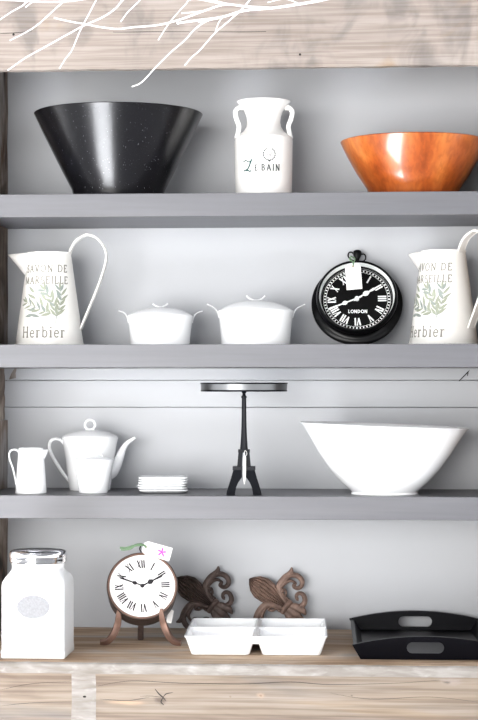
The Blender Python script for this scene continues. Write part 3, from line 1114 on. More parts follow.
add_tube(bm, [p.xz(a_, b_) for a_, b_ in ((64.5, 444), (60.5, 440), (55, 438.8), (50.6, 441.5), (49.6, 447.5), (52.6, 456), (58.5, 466), (64.5, 475), (69.5, 481))],
         p.r(2.6), [p.r(1.5), p.r(1.7), p.r(1.9), p.r(1.9), p.r(1.6)], N=(0, 1, 0), seg=12)
obj('handle', bm, M['white'], t)
bm = bm_new()
add_tube(bm, [p.xz(a_, b_) for a_, b_ in ((104, 474), (112, 471), (118.5, 460), (122.5, 450), (127, 443.2), (135.2, 437.6))],
         [p.r(6.5), p.r(6.4), p.r(5), p.r(3.8), p.r(2.8), p.r(2.2)], [p.r(8), p.r(7), p.r(4.8), p.r(3.4), p.r(2.4), p.r(1.4)], N=(0, 1, 0), seg=14)
obj('spout', bm, M['white'], t)

# sugar bowl
p = Place(93.4, 0.095, Z3)
t = thing('sugar_bowl', 'small white lidded sugar bowl standing in front of the teapot', 'sugar bowl', p.o, p.rz)
q = [(14.6, 493.5), (15.0, 490), (16.6, 478), (18.6, 467), (20.2, 459.8)]
out = [(p.r(a_), max(p.h(b_), 0)) for a_, b_ in q]
out[0] = (out[0][0] - 0.001, 0)
bm = bm_new()
add_lathe(bm, bowl_profile(out, 0.0025), 64)
obj('body', bm, M['white'], t)
bm = bm_new()
add_lathe(bm, [(0, p.h(460.4)), (p.r(19), p.h(460.4)), (p.r(19.6), p.h(459.2)), (p.r(17), p.h(458)), (p.r(9), p.h(456.6)), (0, p.h(456.2))], 64)
L = obj('lid', bm, M['white'], t)
bm = bm_new()
add_tube(bm, [p.xz(a_, b_) for a_, b_ in ((87.5, 457.6), (89.5, 453.8), (94.5, 451.6), (99.5, 453.2), (103.5, 457.6))], p.r(1.8), p.r(0.9), N=(0, 1, 0), seg=10)
obj('lid_handle', bm, M['white'], L)


# stacked small plates: rounded squares
def rrect(hx, hy, r, n=6):
    pts = []
    for (cx_, cy_, a0) in ((hx - r, hy - r, 0), (-hx + r, hy - r, 90), (-hx + r, -hy + r, 180), (hx - r, -hy + r, 270)):
        for k in range(n + 1):
            a_ = math.radians(a0 + 90 * k / n)
            pts.append((cx_ + r * math.cos(a_), cy_ + r * math.sin(a_)))
    return pts


def loft(bm, secs, cap0=True, cap1=True):
    rings = [[bm.verts.new(q) for q in s] for s in secs]
    n = len(rings[0])
    for a_, b_ in zip(rings[:-1], rings[1:]):
        for i in range(n):
            j = (i + 1) % n
            bm.faces.new((a_[i], a_[j], b_[j], b_[i]))
    if cap0:
        bm.faces.new(list(reversed(rings[0])))
    if cap1:
        bm.faces.new(rings[-1])


p = Place(163.4, 0.105, Z3)
HP = p.r(24.4)
names = ['small white square plate at the bottom of the stack', 'small white square plate, second from the bottom of the stack',
         'small white square plate, third from the bottom of the stack', 'small white square plate, third from the top of the stack',
         'small white square plate, second from the top of the stack', 'small white square plate on top of the stack']
bm = bm_new()
secs = []
for k_, z_ in ((0.60, 0.0), (0.72, 0.0006), (0.90, 0.0030), (1.0, 0.0058), (1.0, 0.0076), (0.975, 0.0076), (0.90, 0.0060), (0.72, 0.0048), (0.58, 0.0046)):
    secs.append([(x_, y_, z_) for x_, y_ in rrect(HP * k_, HP * k_ * 0.93, HP * k_ * 0.22)])
loft(bm, secs)
pl0 = obj('plate', bm, M['white'])
step_ = (p.h(478.2) - 0.0076) / 5.0
for k in range(6):
    o = pl0 if k == 0 else pl0.copy()
    if k:
        C.objects.link(o)
    o.location = p.o + Vector((random.uniform(-1, 1) * 0.0024 * (k > 0), random.uniform(-0.5, 1) * 0.0015 * (k > 0), max(step_, 0.0051) * k))
    o.rotation_euler.z = p.rz + random.uniform(-0.03, 0.03)
    tag(o, names[k], 'plate', 'stack of small white plates')

# Eiffel-tower cake stand
p = Place(244.0, 0.055, Z3)
t = thing('cake_stand', 'black metal cake stand with a latticed tower-shaped stem', 'cake stand', p.o, p.rz)
SP = p.s
foot = [(-10.6, 25), (-12.2, 19), (-14.6, 11), (-17.4, 2), (-17.6, 0), (-9.0, 0), (-8.7, 3), (-7.6, 8), (-5.6, 12.5), (-3.4, 15.6), (-1.9, 17.5), (-1.9, 25)]
shank = [(-6.9, 27.5), (-6.2, 35), (-5.5, 43), (-1.0, 43), (-1.6, 35), (-2.0, 27.5)]
for sx in (-1, 1):
    for sy in (-1, 1):
        def fy(v, d):
            return sy * (5.0 + 6.5 * max(0.0, 1 - v / 25.0) ** 1.3 - 1.8 * max(0.0, v - 25) / 18.0) + d
        bm = bm_new()
        for pl_, th_ in ((foot, 3.4), (shank, 2.3)):
            add_prism(bm, pl_, lambda u, v: (-sx * u * SP, fy(v, -th_) * SP, v * SP), lambda u, v: (-sx * u * SP, fy(v, th_) * SP, v * SP))
        obj('leg', bm, M['iron'], t, sharp=25)
        bm = bm_new()
        add_box(bm, sx * 6.5 * SP - 4.9 * SP, sx * 6.5 * SP + 4.9 * SP, sy * 5.0 * SP - 3.9 * SP, sy * 5.0 * SP + 3.9 * SP, 24.4 * SP, 28.2 * SP)
        obj('platform', bm, M['iron'], t, bevel=0.0006)
bm = bm_new()
add_box(bm, -5.9 * SP, 5.9 * SP, -5.4 * SP, 5.4 * SP, 41.8 * SP, 45.0 * SP)
obj('collar', bm, M['iron'], t, bevel=0.0006)
bm = bm_new()
stem = [(0, 0, 45 * SP), (0, 0, 58 * SP), (0, 0, 72 * SP), (0, 0, 96 * SP)]
add_tube(bm, stem, [4.1 * SP, 3.1 * SP, 2.6 * SP, 2.2 * SP], seg=8, square=True, N=(0, 1, 0))
obj('stem', bm, M['iron'], t)
bm = bm_new()
add_lathe(bm, [(0, 0), (2.0 * SP, 0), (2.9 * SP, 1.2 * SP), (2.9 * SP, 2.2 * SP), (1.7 * SP, 3.4 * SP), (1.5 * SP, 5 * SP), (2.6 * SP, 6.5 * SP), (2.2 * SP, 8.4 * SP), (0, 8.8 * SP)], 20, c=(0, 0, 95.5 * SP))
obj('finial', bm, M['iron'], t)
RP = 43.6 * SP
zp = p.h(391.6)
ztp = p.h(383.4)
bm = bm_new()
add_lathe(bm, [(0, zp), (RP * 0.98, zp), (RP, zp + 0.0015), (RP * 0.985, zp + 0.0035), (0, zp + 0.0035)], 96)
pl = obj('plate', bm, M['iron'], t)
bm = bm_new()
add_lathe(bm, [(RP * 0.985, zp + 0.003), (RP * 0.992, ztp), (RP * 0.975, ztp), (RP * 0.968, zp + 0.003)], 96, closed=True)
obj('rim_band', bm, M['rim_metal'], pl)['label'] = 'polished grey band round the plate'
bm = bm_new()
pts = [(RP * 0.988 * math.cos(2 * PI * k / 64), RP * 0.988 * math.sin(2 * PI * k / 64), ztp) for k in range(65)]
add_tube(bm, pts, 0.0016, seg=8, sub=1)
obj('rim_wire', bm, M['iron'], pl)
# small price slip dangling between the legs
pt = P(244.3, 451, 0.055 - 9.5 * SP - 0.003)
t2 = thing('price_tag', 'narrow white paper slip hanging between the legs of the black cake stand', 'tag', pt, p.rz)
bm = bm_new()
add_prism(bm, [(-0.0022, -0.012), (0.0034, -0.012), (0.0032, -0.045), (0.0010, -0.066), (-0.0004, -0.068), (-0.0022, -0.052)],
          lambda u, v: (u, 0, v), lambda u, v: (u, 0.0006, v))
obj('paper', bm, M['paper'], t2)
bm = bm_new()
add_tube(bm, [(0.0005, 0.0003, -0.012), (0.0045, 0.0, -0.008), (0.0050, 0.002, -0.003), (0.002, 0.003, 0.0005), (0, 0.002, -0.004), (0.0003, 0.0003, -0.011)], 0.0005, seg=6)
obj('string', bm, M['paper'], t2)

# large white bowl with a slanted rim
p = Place(384.5, 0.095, Z3)
q = [(32.5, 495), (33.2, 494), (32.6, 491.5), (34.5, 489.5), (43.5, 482), (55, 469), (66, 453), (75.5, 437), (82.6, 426.4), (85.0, 425.2)]
out = [(p.r(a_), max(p.h(b_), 0)) for a_, b_ in q]
out[0] = (out[0][0] - 0.001, 0)
Hb = out[-1][1]
bm = bm_new()
add_lathe(bm, bowl_profile(out, 0.004), 96, tilt=lambda x, y, h: -0.036 * x * (max(h, 0) / Hb) ** 2, sy=0.92)
o = obj('bowl', bm, M['white'], loc=p.o)
o.rotation_euler.z = p.rz
tag(o, 'large white porcelain bowl at the right of the lowest grey shelf', 'bowl')

# ---- counter
# canister
YC = -0.143
p = Place(38.2, YC, ZB)
hw = 0.0615
t = thing('canister', 'square white ceramic canister with a chrome lid at the left end', 'canister', p.o, 0.0)


def sq(h_, z_, r_, k=1.0):
    return [(x_, y_ * k, z_) for x_, y_ in rrect(h_, h_, r_, 8)]


zs = p.h(578)
yk = 1.02
secs = [sq(hw * 0.985, 0, 0.004), sq(hw * 1.0, 0.002, 0.005), sq(hw * 1.0, 0.012, 0.005), sq(hw * 0.985, 0.014, 0.005), sq(hw * 0.985, zs - 0.010, 0.005), sq(hw * 0.975, zs - 0.003, 0.008), sq(hw * 0.93, zs + 0.005, 0.018),
        sq(hw * 0.86, zs + 0.012, 0.034), sq(hw * 0.825, zs + 0.017, 0.045), sq(hw * 0.815, p.h(567), 0.049), sq(hw * 0.84, p.h(562.5), 0.0505), sq(hw * 0.78, p.h(562.5), 0.0465), sq(hw * 0.76, p.h(567), 0.045), sq(hw * 0.76, p.h(580), 0.044)]
bm = bm_new()
loft(bm, secs)
obj('body', bm, M['white'], t, sharp=50)
bm = bm_new()
rl = p.r(29.0)
z0 = p.h(563)
z1 = p.h(549.5)
hl_ = z1 - z0
add_lathe(bm, [(0, z0), (rl * 0.88, z0), (rl * 0.955, z0 + hl_ * 0.06), (rl * 0.985, z0 + hl_ * 0.2), (rl * 0.975, z0 + hl_ * 0.36), (rl * 0.985, z0 + hl_ * 0.42), (rl, z0 + hl_ * 0.55), (rl * 0.995, z0 + hl_ * 0.72),
               (rl * 0.965, z0 + hl_ * 0.88), (rl * 0.90, z0 + hl_ * 0.97), (rl * 0.78, z0 + hl_ * 1.04), (rl * 0.5, z0 + hl_ * 1.10), (0, z0 + hl_ * 1.13)], 72)
obj('lid', bm, M['chrome'], t)['label'] = 'chrome lid'
yfr = -(hw * 0.985) - 0.0004
ec = (p.r(0.6), p.h(603.4))
bm = bm_new()
poly = [(ec[0] + p.r(16.5) * math.cos(2 * PI * k / 40), ec[1] + p.r(11.6) * math.sin(2 * PI * k / 40)) for k in range(40)]
add_patch(bm, poly, lambda u, v: (u, yfr, v))
obj('emblem', bm, M['emblem'], t, recalc=False)['label'] = 'faded grey oval emblem'

# mantel clock on legs
cxk, yk_ = 142.3, 0.015
TK_ = math.radians(-26)
pz = P(cxk, 586.5, yk_)
mc = thing('mantel_clock', 'round white-faced bronze clock on three curved copper legs', 'clock', pz, face(pz.x, pz.y) + 0.02, tilt=TK_)
RC = 35.6 * scale_at(cxk, yk_)
DC = 33.0 * scale_at(cxk, yk_)
bm = bm_new()
add_lathe(bm, [(0, -0.046), (RC * 0.9, -0.046), (RC * 0.96, -0.042), (RC * 0.97, -0.004), (RC, -0.001), (RC, 0.004), (RC * 0.985, 0.006), (DC * 1.005, 0.0055), (DC, 0.001), (0, 0.001)], 96, axis='Y')
obj('case', bm, M['bronze'], mc)
bm = bm_new()
add_lathe(bm, [(DC * 0.992, 0.0045), (DC * 1.03, 0.0072), (DC * 1.05, 0.0062), (DC * 1.03, 0.004)], 96, axis='Y', closed=True)
obj('bezel', bm, M['copper'], mc)['label'] = 'thin copper bezel'
bm = bm_new()
add_lathe(bm, [(0, 0.0012), (DC, 0.0012), (DC, 0.0028), (0, 0.0028)], 96, axis='Y')
dl = obj('dial', bm, M['dial_white'], mc)
fk = lambda u, v: (u, -0.0031, v)
bm = bm_new()
numerals(bm, DC * 0.70, 0.0165, fk, rot=0.05, sx=0.66, weight=1.05)
obj('numerals', bm, M['dark_print'], dl, recalc=False)
bm = bm_new()
add_strokes(bm, [([(DC * 0.90 * math.cos(t_ * PI / 48), DC * 0.90 * math.sin(t_ * PI / 48)) for t_ in range(97)], 0.0005)], fk, step=0.02)
for k in range(60):
    a = 2 * PI * k / 60
    add_strokes(bm, [([(DC * 0.885 * math.cos(a), DC * 0.885 * math.sin(a)), (DC * 0.915 * math.cos(a), DC * 0.915 * math.sin(a))], 0.0005)], fk, step=0.02)
obj('minute_track', bm, M['pale_print'], dl, recalc=False)
bm = bm_new()
hand(bm, math.radians(62), 0.047, 0.004, 0.0026, 0.0042, 0.40)
obj('hour_hand', bm, M['dark_print'], mc)
bm = bm_new()
hand(bm, math.radians(291), 0.050, 0.004, 0.0020, 0.0054, 0.33)
obj('minute_hand', bm, M['dark_print'], mc)
bm = bm_new()
add_lathe(bm, [(0, 0.002), (0.0036, 0.002), (0.0036, 0.007), (0.0025, 0.0078), (0, 0.0078)], 20, axis='Y')
obj('hand_boss', bm, M['dark_print'], mc)
MCi = (Matrix.Translation(pz) @ Matrix.Rotation(mc.rotation_euler.z, 4, 'Z') @ Matrix.Rotation(TK_, 4, 'X')).inverted()


def leg_pts(pxpy):
    out = []
    for a_, b_, y_ in pxpy:
        out.append(MCi @ P(a_, b_, y_))
    return out


feet_y = -0.012
for name_, pth in (('leg', [(118.6, 609, -0.014), (118.6, 616, -0.012), (117.4, 625, -0.008), (113, 635, -0.010), (107, 641.5, -0.014), (100, 646.0, -0.016)]),
                   ('leg', [(161.6, 609, -0.014), (161.8, 616, -0.012), (164, 625, -0.008), (168.5, 635, -0.010), (174, 641.5, -0.014), (181, 646.0, -0.016)])):
    bm = bm_new()
    pts = []
    for a_, b_, y_ in pth:
        q = P(a_, b_, y_)
        q.z = max(q.z, ZB + 0.0068)
        pts.append(MCi @ q)
    Nn = (MCi.to_3x3() @ Vector((0, 1, 0))).normalized()
    add_tube(bm, pts, 0.0040, [0.0030, 0.0058, 0.0074, 0.0076, 0.0068, 0.0050], N=(MCi.to_3x3() @ Vector((0.0, 0.8, 0.6))).normalized(), seg=12, square=True)
    obj(name_, bm, M['copper'], mc)
bm = bm_new()
q0, q1 = P(141, 618, 0.045), P(140.5, 640, 0.075)
q1.z = ZB + 0.0035
add_tube(bm, [MCi @ q0, MCi @ q0.lerp(q1, 0.5), MCi @ q1], 0.0062, 0.0062, N=(1, 0, 0), seg=12, square=True)
obj('leg', bm, M['rust_dark'], mc)['label'] = 'dark straight rear leg'

# tag with pink star on the mantel clock
pt = P(144.5, 547.3, -0.026)
tg = thing('price_tag', 'white paper tag printed with a pink star on the white-faced clock', 'tag', pt, face(pt.x, pt.y), tilt=math.radians(-18))
tg.rotation_euler.y = math.radians(16)
bm = bm_new()
L_, W_ = 0.0545, 0.0275
poly = [(-0.003, -W_ * 0.30), (0.004, -W_ / 2), (L_, -W_ / 2), (L_, W_ / 2), (0.004, W_ / 2), (-0.003, W_ * 0.30)]
add_prism(bm, poly, lambda u, v: (u, 0, v), lambda u, v: (u, 0.0007, v))
obj('paper', bm, M['paper'], tg)
bm = bm_new()
add_lathe(bm, [(0.0015, 0.0005), (0.0036, 0.0005), (0.0036, 0), (0.0015, 0)], 20, c=(0.004, 0, 0), axis='Y', closed=True)
obj('reinforcement', bm, M['tag_ring'], tg)
bm = bm_new()
for k in range(5):
    a = 2 * PI * k / 5 + 0.35
    add_patch(bm, leaf_poly(0.036, 0.0, a, 0.0115, 0.0020), lambda u, v: (u, -0.0005, v))
obj('star', bm, M['star'], tg, recalc=False)['label'] = 'pink five-armed star'
bm = bm_new()
for pts in ([(0.004, -0.001, 0), (-0.002, -0.002, 0.003), (-0.010, -0.002, 0.001), (-0.022, -0.003, -0.004), (-0.035, -0.003, -0.012), (-0.047, -0.002, -0.015)],
            [(-0.006, -0.002, 0.004), (-0.018, -0.004, -0.001), (-0.026, -0.005, -0.011), (-0.036, -0.004, -0.016), (-0.044, -0.003, -0.018)]):
    add_tube(bm, pts, 0.0022, 0.0005, seg=8)
obj('ribbon', bm, M['ribbon'], tg)['label'] = 'green ribbon tie'
bm = bm_new()
add_tube(bm, [(0.004, 0.0, 0.0), (0.0, 0.004, 0.006), (-0.006, 0.010, 0.006), (-0.008, 0.014, -0.002), (-0.003, 0.016, -0.008)], 0.0015, seg=8)
add_tube(bm, [(0.012, 0.008, 0.012), (0.018, 0.012, 0.014), (0.022, 0.016, 0.008)], 0.0013, seg=8)
obj('cord', bm, M['dark_print'], tg)
# tiny swing tag behind the right leg
pt = P(171.5, 608.5, 0.055)
tg = thing('price_tag', 'tiny blank white tag behind the right leg of the white-faced clock', 'tag', pt, face(pt.x, pt.y))
tg.rotation_euler.y = math.radians(11)
bm = bm_new()
add_prism(bm, [(-0.0056, -0.030), (0.0056, -0.030), (0.0056, -0.0052), (0.004, -0.003), (-0.004, -0.003), (-0.0056, -0.0052)], lambda u, v: (u, 0, v), lambda u, v: (u, 0.002, v))
obj('paper', bm, M['paper'], tg)
bm = bm_new()
add_tube(bm, [(0, 0.001, -0.004), (-0.002, 0.001, 0.006), (-0.010, -0.002, 0.014), (-0.016, -0.006, 0.020)], 0.0006, seg=6)
obj('string', bm, M['paper'], tg)


# cast iron fleur ornaments
def fleur(cx, cy, y, m, label, ang=-37.0, gscale=1.0):
    """(cx, cy): pixel of the band. Drawn in pixels with u towards the big petal's tip, w to its upper right side."""
    sc = scale_at(cx, y) * gscale
    z_lo = 0.0
    pb = P(cx, cy, y)
    lean = math.radians(-5)
    t = thing('iron_ornament', label, 'ornament', pb, face(pb.x, pb.y) * 0.4, 'scrolled iron fleur ornaments', tilt=lean)
    ta = math.radians(180 + ang)          # direction of the petal tip in x,z
    U = Vector((math.cos(ta), 0, math.sin(ta)))
    U = Vector((-0.80, 0, 0.60))
    W = Vector((0.60, 0, 0.80))
    D = Vector((0, -1, 0))

    def q(u, w_, d=0.0):
        return (U * u + W * w_) * sc + D * d

    # big veined petal
    bm = bm_new()
    n, k2 = 30, 56
    prof = [(0.0, 3.2), (0.10, 4.6), (0.28, 8.0), (0.48, 11.2), (0.66, 11.8), (0.82, 9.2), (0.93, 4.8), (1.0, 0.6)]

    def half(t_):
        for (a0, b0), (a1, b1) in zip(prof[:-1], prof[1:]):
            if t_ <= a1:
                s = (t_ - a0) / (a1 - a0)
                s = s * s * (3 - 2 * s) * 0.4 + s * 0.6
                return b0 + (b1 - b0) * s
        return prof[-1][1]
    top, bot = [], []
    for i in range(n + 1):
        tt = i / n
        hw_ = half(tt)
        rt, rb = [], []
        for j in range(k2 + 1):
            s = -1 + 2 * j / k2
            h_ = 0.006 + 0.005 * (1 - s * s) * math.sin(PI * min(1, 0.12 + tt * 0.85)) + 0.0026 * math.cos(abs(s) * 3.5 * 2 * PI)
            if abs(s) > 0.99:
                h_ = 0.005
            rt.append(bm.verts.new(q(2 + 44.5 * tt, hw_ * s, h_)))
            rb.append(bm.verts.new(q(2 + 44.5 * tt, hw_ * s, -0.003)))
        top.append(rt)
        bot.append(rb)
    for i in range(n):
        for j in range(k2):
            bm.faces.new((top[i][j], top[i][j + 1], top[i + 1][j + 1], top[i + 1][j]))
            bm.faces.new((bot[i][j], bot[i + 1][j], bot[i + 1][j + 1], bot[i][j + 1]))
        for j in (0, k2):
            bm.faces.new((top[i][j], top[i + 1][j], bot[i + 1][j], bot[i][j]))
    for i in (0, n):
        for j in range(k2):
            bm.faces.new((top[i][j], top[i][j + 1], bot[i][j + 1], bot[i][j]))
    obj('petal', bm, m, t)

    def to_uw(px, py):
        # zoom measurements of the left ornament, relative to its band at (213, 606)
        dx, dz = px - 213.0, 606.0 - py
        return (-0.80 * dx + 0.60 * dz, 0.60 * dx + 0.80 * dz)
    zl = lambda a_, b_: to_uw(165 + a_ / 5.975, 560 + b_ / 5.975)
    main = [zl(*v) for v in ((300, 270), (268, 225), (245, 180), (248, 145), (275, 105), (305, 80), (316, 60), (318, 38))]
    mr = [2.2, 3.0, 3.6, 3.8, 3.6, 3.2, 2.4, 0.7]
    curl = [zl(*v) for v in ((262, 118), (290, 92), (330, 84), (362, 96), (380, 122), (374, 150), (352, 163), (330, 152), (334, 140), (346, 142))]
    cr = [2.6, 2.8, 2.8, 2.8, 2.6, 2.4, 2.2, 1.8, 1.6, 1.8]
    leafc = [zl(*v) for v in ((250, 160), (280, 130), (310, 118), (345, 132))]
    lo = [zl(*v) for v in ((292, 268), (330, 268), (365, 272), (390, 255), (397, 228), (385, 200), (362, 192), (346, 206), (350, 226), (360, 228))]
    lr = [2.0, 2.6, 2.8, 2.8, 2.6, 2.3, 2.0, 1.8, 1.7, 1.6]
    inner = [zl(*v) for v in ((255, 200), (272, 170), (285, 190), (280, 215), (300, 230), (296, 250))]
    for sgn in (1, -1):
        bm = bm_new()
        for path, rad in ((main, mr), (curl, cr), (leafc, [2.2, 2.0, 1.6, 1.0]), (inner, [1.4, 1.6, 1.2, 1.4, 1.2, 1.4])):
            add_tube(bm, [q(u_, sgn * w_, 0.004) for u_, w_ in path], [0.0055] * len(rad), [r_ * sc for r_ in rad], N=(0, 1, 0), seg=12)
            # raised bead along the scroll
            add_tube(bm, [q(u_, sgn * w_, 0.0085) for u_, w_ in path], [0.0022] * len(rad), [r_ * sc * 0.38 for r_ in rad], N=(0, 1, 0), seg=8)
        obj('side_petal', bm, m, t)
        bm = bm_new()
        add_tube(bm, [q(u_, sgn * w_, 0.004) for u_, w_ in lo], [0.0055] * len(lr), [r_ * sc for r_ in lr], N=(0, 1, 0), seg=12)
        add_tube(bm, [q(u_, sgn * w_, 0.0085) for u_, w_ in lo], [0.0022] * len(lr), [r_ * sc * 0.38 for r_ in lr], N=(0, 1, 0), seg=8)
        obj('scroll', bm, m, t)
    bm = bm_new()
    add_tube(bm, [q(0, -7, 0.006), q(0.6, 0, 0.011), q(0, 7, 0.006)], [0.007, 0.007, 0.007], [2.6 * sc] * 3, N=(0, 1, 0), seg=12)
    obj('band', bm, m, t)
    bm = bm_new()
    for w1 in (-1, 0, 1):
        add_tube(bm, [q(0, w1 * 3, 0.004), q(-8, w1 * 5.5, 0.006), q(-15, w1 * 7.0, 0.005), q(-20 - (w1 == 0) * 3, w1 * 5.5, 0.003)], [0.005, 0.006, 0.005, 0.003],
                 [2.6 * sc, 4.2 * sc, 3.6 * sc, 0.8 * sc], N=(0, 1, 0), seg=12)
    obj('tail', bm, m, t)
    return t


fleur(213, 606, 0.243, M['rust_dark'], 'dark rusted iron fleur ornament next to the white-faced clock')
fleur(286.5, 607, 0.243, M['rust_light'], 'lighter brown iron fleur ornament behind the right half of the white dish')

# divided white dish, two by two
yA, yB = -0.146, 0.140
zr = Zat(636.2, yA)
xL, xR = P(180.8, 636, yA).x, P(325.2, 636, yA).x
wd = (xR - xL)
hd = zr - ZB
t = thing('divided_dish', 'square white ceramic dish split into four compartments', 'dish', ((xL + xR) / 2, (yA + yB) / 2, ZB), math.radians(2.2))
bm = bm_new()
dd = yB - yA
for ix in (-1, 1):
    for iy in (-1, 1):
        cx_, cy_ = ix * (wd / 4 - 0.0008), iy * (dd / 4 - 0.0008)
        secs = []
        hx, hy = wd / 4, dd / 4
        for kx, z_, r_ in ((-0.0165, 0.0, 0.006), (-0.0135, 0.0012, 0.008), (-0.0115, 0.006, 0.009), (-0.0030, hd - 0.006, 0.008), (0.0, hd - 0.0012, 0.006), (-0.0012, hd, 0.006), (-0.0035, hd - 0.0004, 0.006),
                           (-0.0065, hd - 0.006, 0.008), (-0.0145, 0.008, 0.010), (-0.019, 0.0052, 0.008)):
            # outer sides lean out, inner sides meet at the shared rim
            secs.append([(cx_ + x_, cy_ + y_, z_) for x_, y_ in rrect(hx + kx, hy + kx, r_, 5)])
        loft(bm, secs)
add_box(bm, -0.0062, 0.0062, -dd / 2 + 0.006, dd / 2 - 0.006, hd * 0.60, hd - 0.003)
add_box(bm, -wd / 2 + 0.006, wd / 2 - 0.006, -0.0062, 0.0062, hd * 0.60, hd - 0.003)
obj('body', bm, M['white'], t)

# black tray
yT0, yT1 = -0.175, 0.235
t0 = P(425.5, 650, yT0)
t1 = P(415, 620, yT1)
tw = 0.2775
ax = math.atan2(-(t1.x - t0.x), (yT1 - yT0))
trc = Vector(((t0.x + t1.x) / 2, (yT0 + yT1) / 2, ZB))
t = thing('serving_tray', 'black wooden serving tray with oval handle holes in raised ends', 'tray', trc, ax)
ln = (yT1 - yT0)
bm = bm_new()
bx_, by_ = tw / 2 - 0.018, ln / 2 - 0.014
add_box(bm, -bx_, bx_, -by_, by_, 0.0005, 0.007)
obj('tray_bottom', bm, M['black_satin'], t, bevel=0.001)
for s in (-1, 1):
    bm = bm_new()
    nn = 24
    hs = 0.0275
    y_in = by_ - 0.004
    a_ = [(s * (bx_ - 0.001), -y_in, 0.0006), (s * (bx_ - 0.001), y_in, 0.0006), (s * (tw / 2 - 0.002), y_in + 0.008, hs), (s * (tw / 2 - 0.002), -y_in - 0.008, hs)]
    b_ = [(x_ + s * 0.008 - s * 0.016, y_, z_) for x_, y_, z_ in a_]
    va = [bm.verts.new(v_) for v_ in a_]
    vb = [bm.verts.new(v_) for v_ in b_]
    bm.faces.new(va)
    bm.faces.new(vb)
    for i in range(4):
        j = (i + 1) % 4
        bm.faces.new((va[i], va[j], vb[j], vb[i]))
    obj('side_panel', bm, M['black_satin'], t, bevel=0.0008)
for s in (-1, 1):
    # raised end with an arched top and a stadium handle hole
    bm = bm_new()
    He, Hm = 0.0285, 0.0455
    nn = 40
    wB, wT = tw / 2 - 0.016, tw / 2
    outer = []
    for i in range(nn + 1):
        x_ = -wT + 2 * wT * i / nn
        outer.append((x_, He + (Hm - He) * (1 - (x_ / wT) ** 2)))
    outl = outer + [(wB, 0.0005), (-wB, 0.0005)]
    hz, hr, hl = 0.0235, 0.0108, 0.0245
    hole = [(hl * sg + hr * math.cos(math.radians(a0 + 180 * k / 12)), hz + hr * math.sin(math.radians(a0 + 180 * k / 12))) for sg, a0 in ((1, -90), (-1, 90)) for k in range(13)]
    lean_ = 0.010

    def fx(u, v, d):
        return (u, s * (ln / 2 - 0.0105 + lean_ * v / Hm + d), v)
    for d in (-0.0045, 0.0045):
        vo = [bm.verts.new(fx(u, v, d)) for u, v in outl]
        vh = [bm.verts.new(fx(u, v, d)) for u, v in hole]
        eo = [bm.edges.new((vo[i], vo[(i + 1) % len(vo)])) for i in range(len(vo))]
        eh = [bm.edges.new((vh[i], vh[(i + 1) % len(vh)])) for i in range(len(vh))]
        bmesh.ops.triangle_fill(bm, use_beauty=True, use_dissolve=False, edges=eo + eh)
        if d < 0:
            vo0, vh0 = vo, vh
    for A_, B_ in ((vo0, vo), (vh0, vh)):
        for i in range(len(A_)):
            j = (i + 1) % len(A_)
            bm.faces.new((A_[i], A_[j], B_[j], B_[i]))
    obj('end_panel', bm, M['black_satin'], t)

# ---- white branches in front of the beam
yb_ = YB - 0.25


def twigs(name, label, lists, y):
    bm = bm_new()
    for pts, r0, r1 in lists:
        path = []
        for i, v in enumerate(pts):
            yy = y + (v[2] if len(v) > 2 else 0.0) + 0.004 * math.sin(v[0] * 0.05)
            path.append(P(v[0], v[1], yy))
        n = len(path)
        rad = [(r0 + (r1 - r0) * i / (n - 1)) * 0.00142 for i in range(n)]
        add_tube(bm, path, rad, seg=8, sub=5)
        bmesh.ops.create_icosphere(bm, subdivisions=2, radius=rad[-1] * 1.35, matrix=Matrix.Translation(path[-1]))
    o = obj(name, bm, M['twig'])
    return tag(o, label, 'branch', 'white painted twigs')


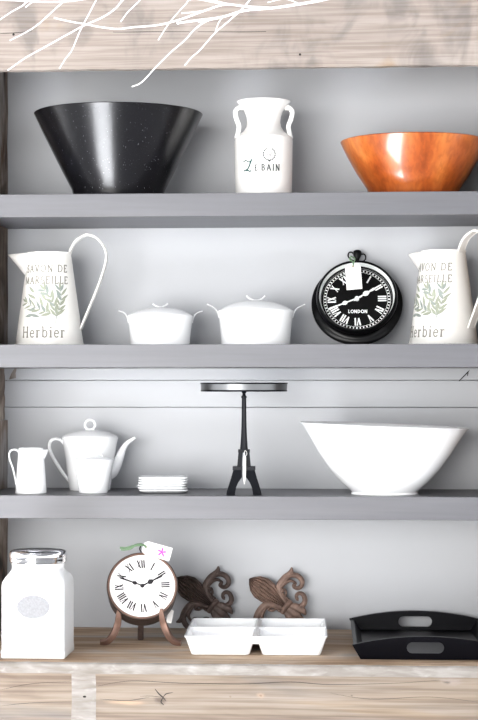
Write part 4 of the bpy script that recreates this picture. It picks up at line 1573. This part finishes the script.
twigs('branch', 'white painted branch reaching in from the top right across the beam', [
    ([(345, -6), (322, 0), (300, 4), (272, 8), (245, 10.5), (222, 17), (200, 20), (178, 23)], 2.0, 1.4),
    ([(272, 8), (245, 6.3), (225, 4.5), (205, 10.5), (180, 19.5), (158, 25), (135, 27), (118, 28.8), (100, 27), (85, 24), (70, 21.5), (54.8, 18)], 1.5, 0.95),
    ([(222, 17), (207, 21), (195, 29), (185, 40), (170, 53), (155, 68), (142, 82), (132.6, 86.4)], 1.1, 0.85),
    ([(252, -3), (243, 8), (230, 20), (215, 33), (200, 50), (192, 57), (185, 65)], 1.1, 0.75),
    ([(222, 18), (218.5, 23), (215, 33)], 0.9, 0.7),
    ([(222, 17.5), (210, 20), (199, 22)], 1.0, 0.9),
    ([(225, 4.5), (210, 1.5), (192, -1), (184, 6), (170, 22), (158.6, 39.5)], 1.0, 0.7),
    ([(205, 10.5), (195, 12), (182, 13.2)], 0.9, 0.7),
    ([(300, 4), (285, -1), (268, 2.4)], 0.8, 0.6),
    ([(245, 6.3), (225, 3), (200, -3)], 0.8, 0.7),
], yb_)
twigs('branch', 'white painted spray of thin twigs hanging at the top left of the beam', [
    ([(150, -14), (118, -6), (97, -3), (70, -4), (45, -3)], 1.8, 1.4),
    ([(118, -6), (85, -1), (65, 1.4), (40, 1.6), (18, 0.6), (-6, -0.5)], 1.2, 0.9),
    ([(45, -3), (30, 0), (22, 6), (12, 11.5), (0, 19.5), (-5, 23)], 1.1, 0.8),
    ([(40, -2), (31, 3), (26, 7)], 0.8, 0.7),
    ([(70, -4), (62, 3), (55, 9), (42, 21), (30, 30), (10.4, 40.2)], 1.1, 0.8),
    ([(150, -14), (126, -3), (116, 8), (103, 17), (85, 25), (70, 33), (45, 47), (26, 57.5), (8.2, 70)], 1.3, 0.85),
    ([(104, -7), (97, -1), (90, 12), (80, 31), (72, 50), (66, 58), (59.6, 68.2)], 1.0, 0.75),
    ([(126, -3), (119, 5), (115, 9.2)], 0.8, 0.6),
    ([(150, -14), (141, -1), (132, 8), (127, 13), (121, 21.4)], 1.0, 0.7),
], yb_ - 0.012)
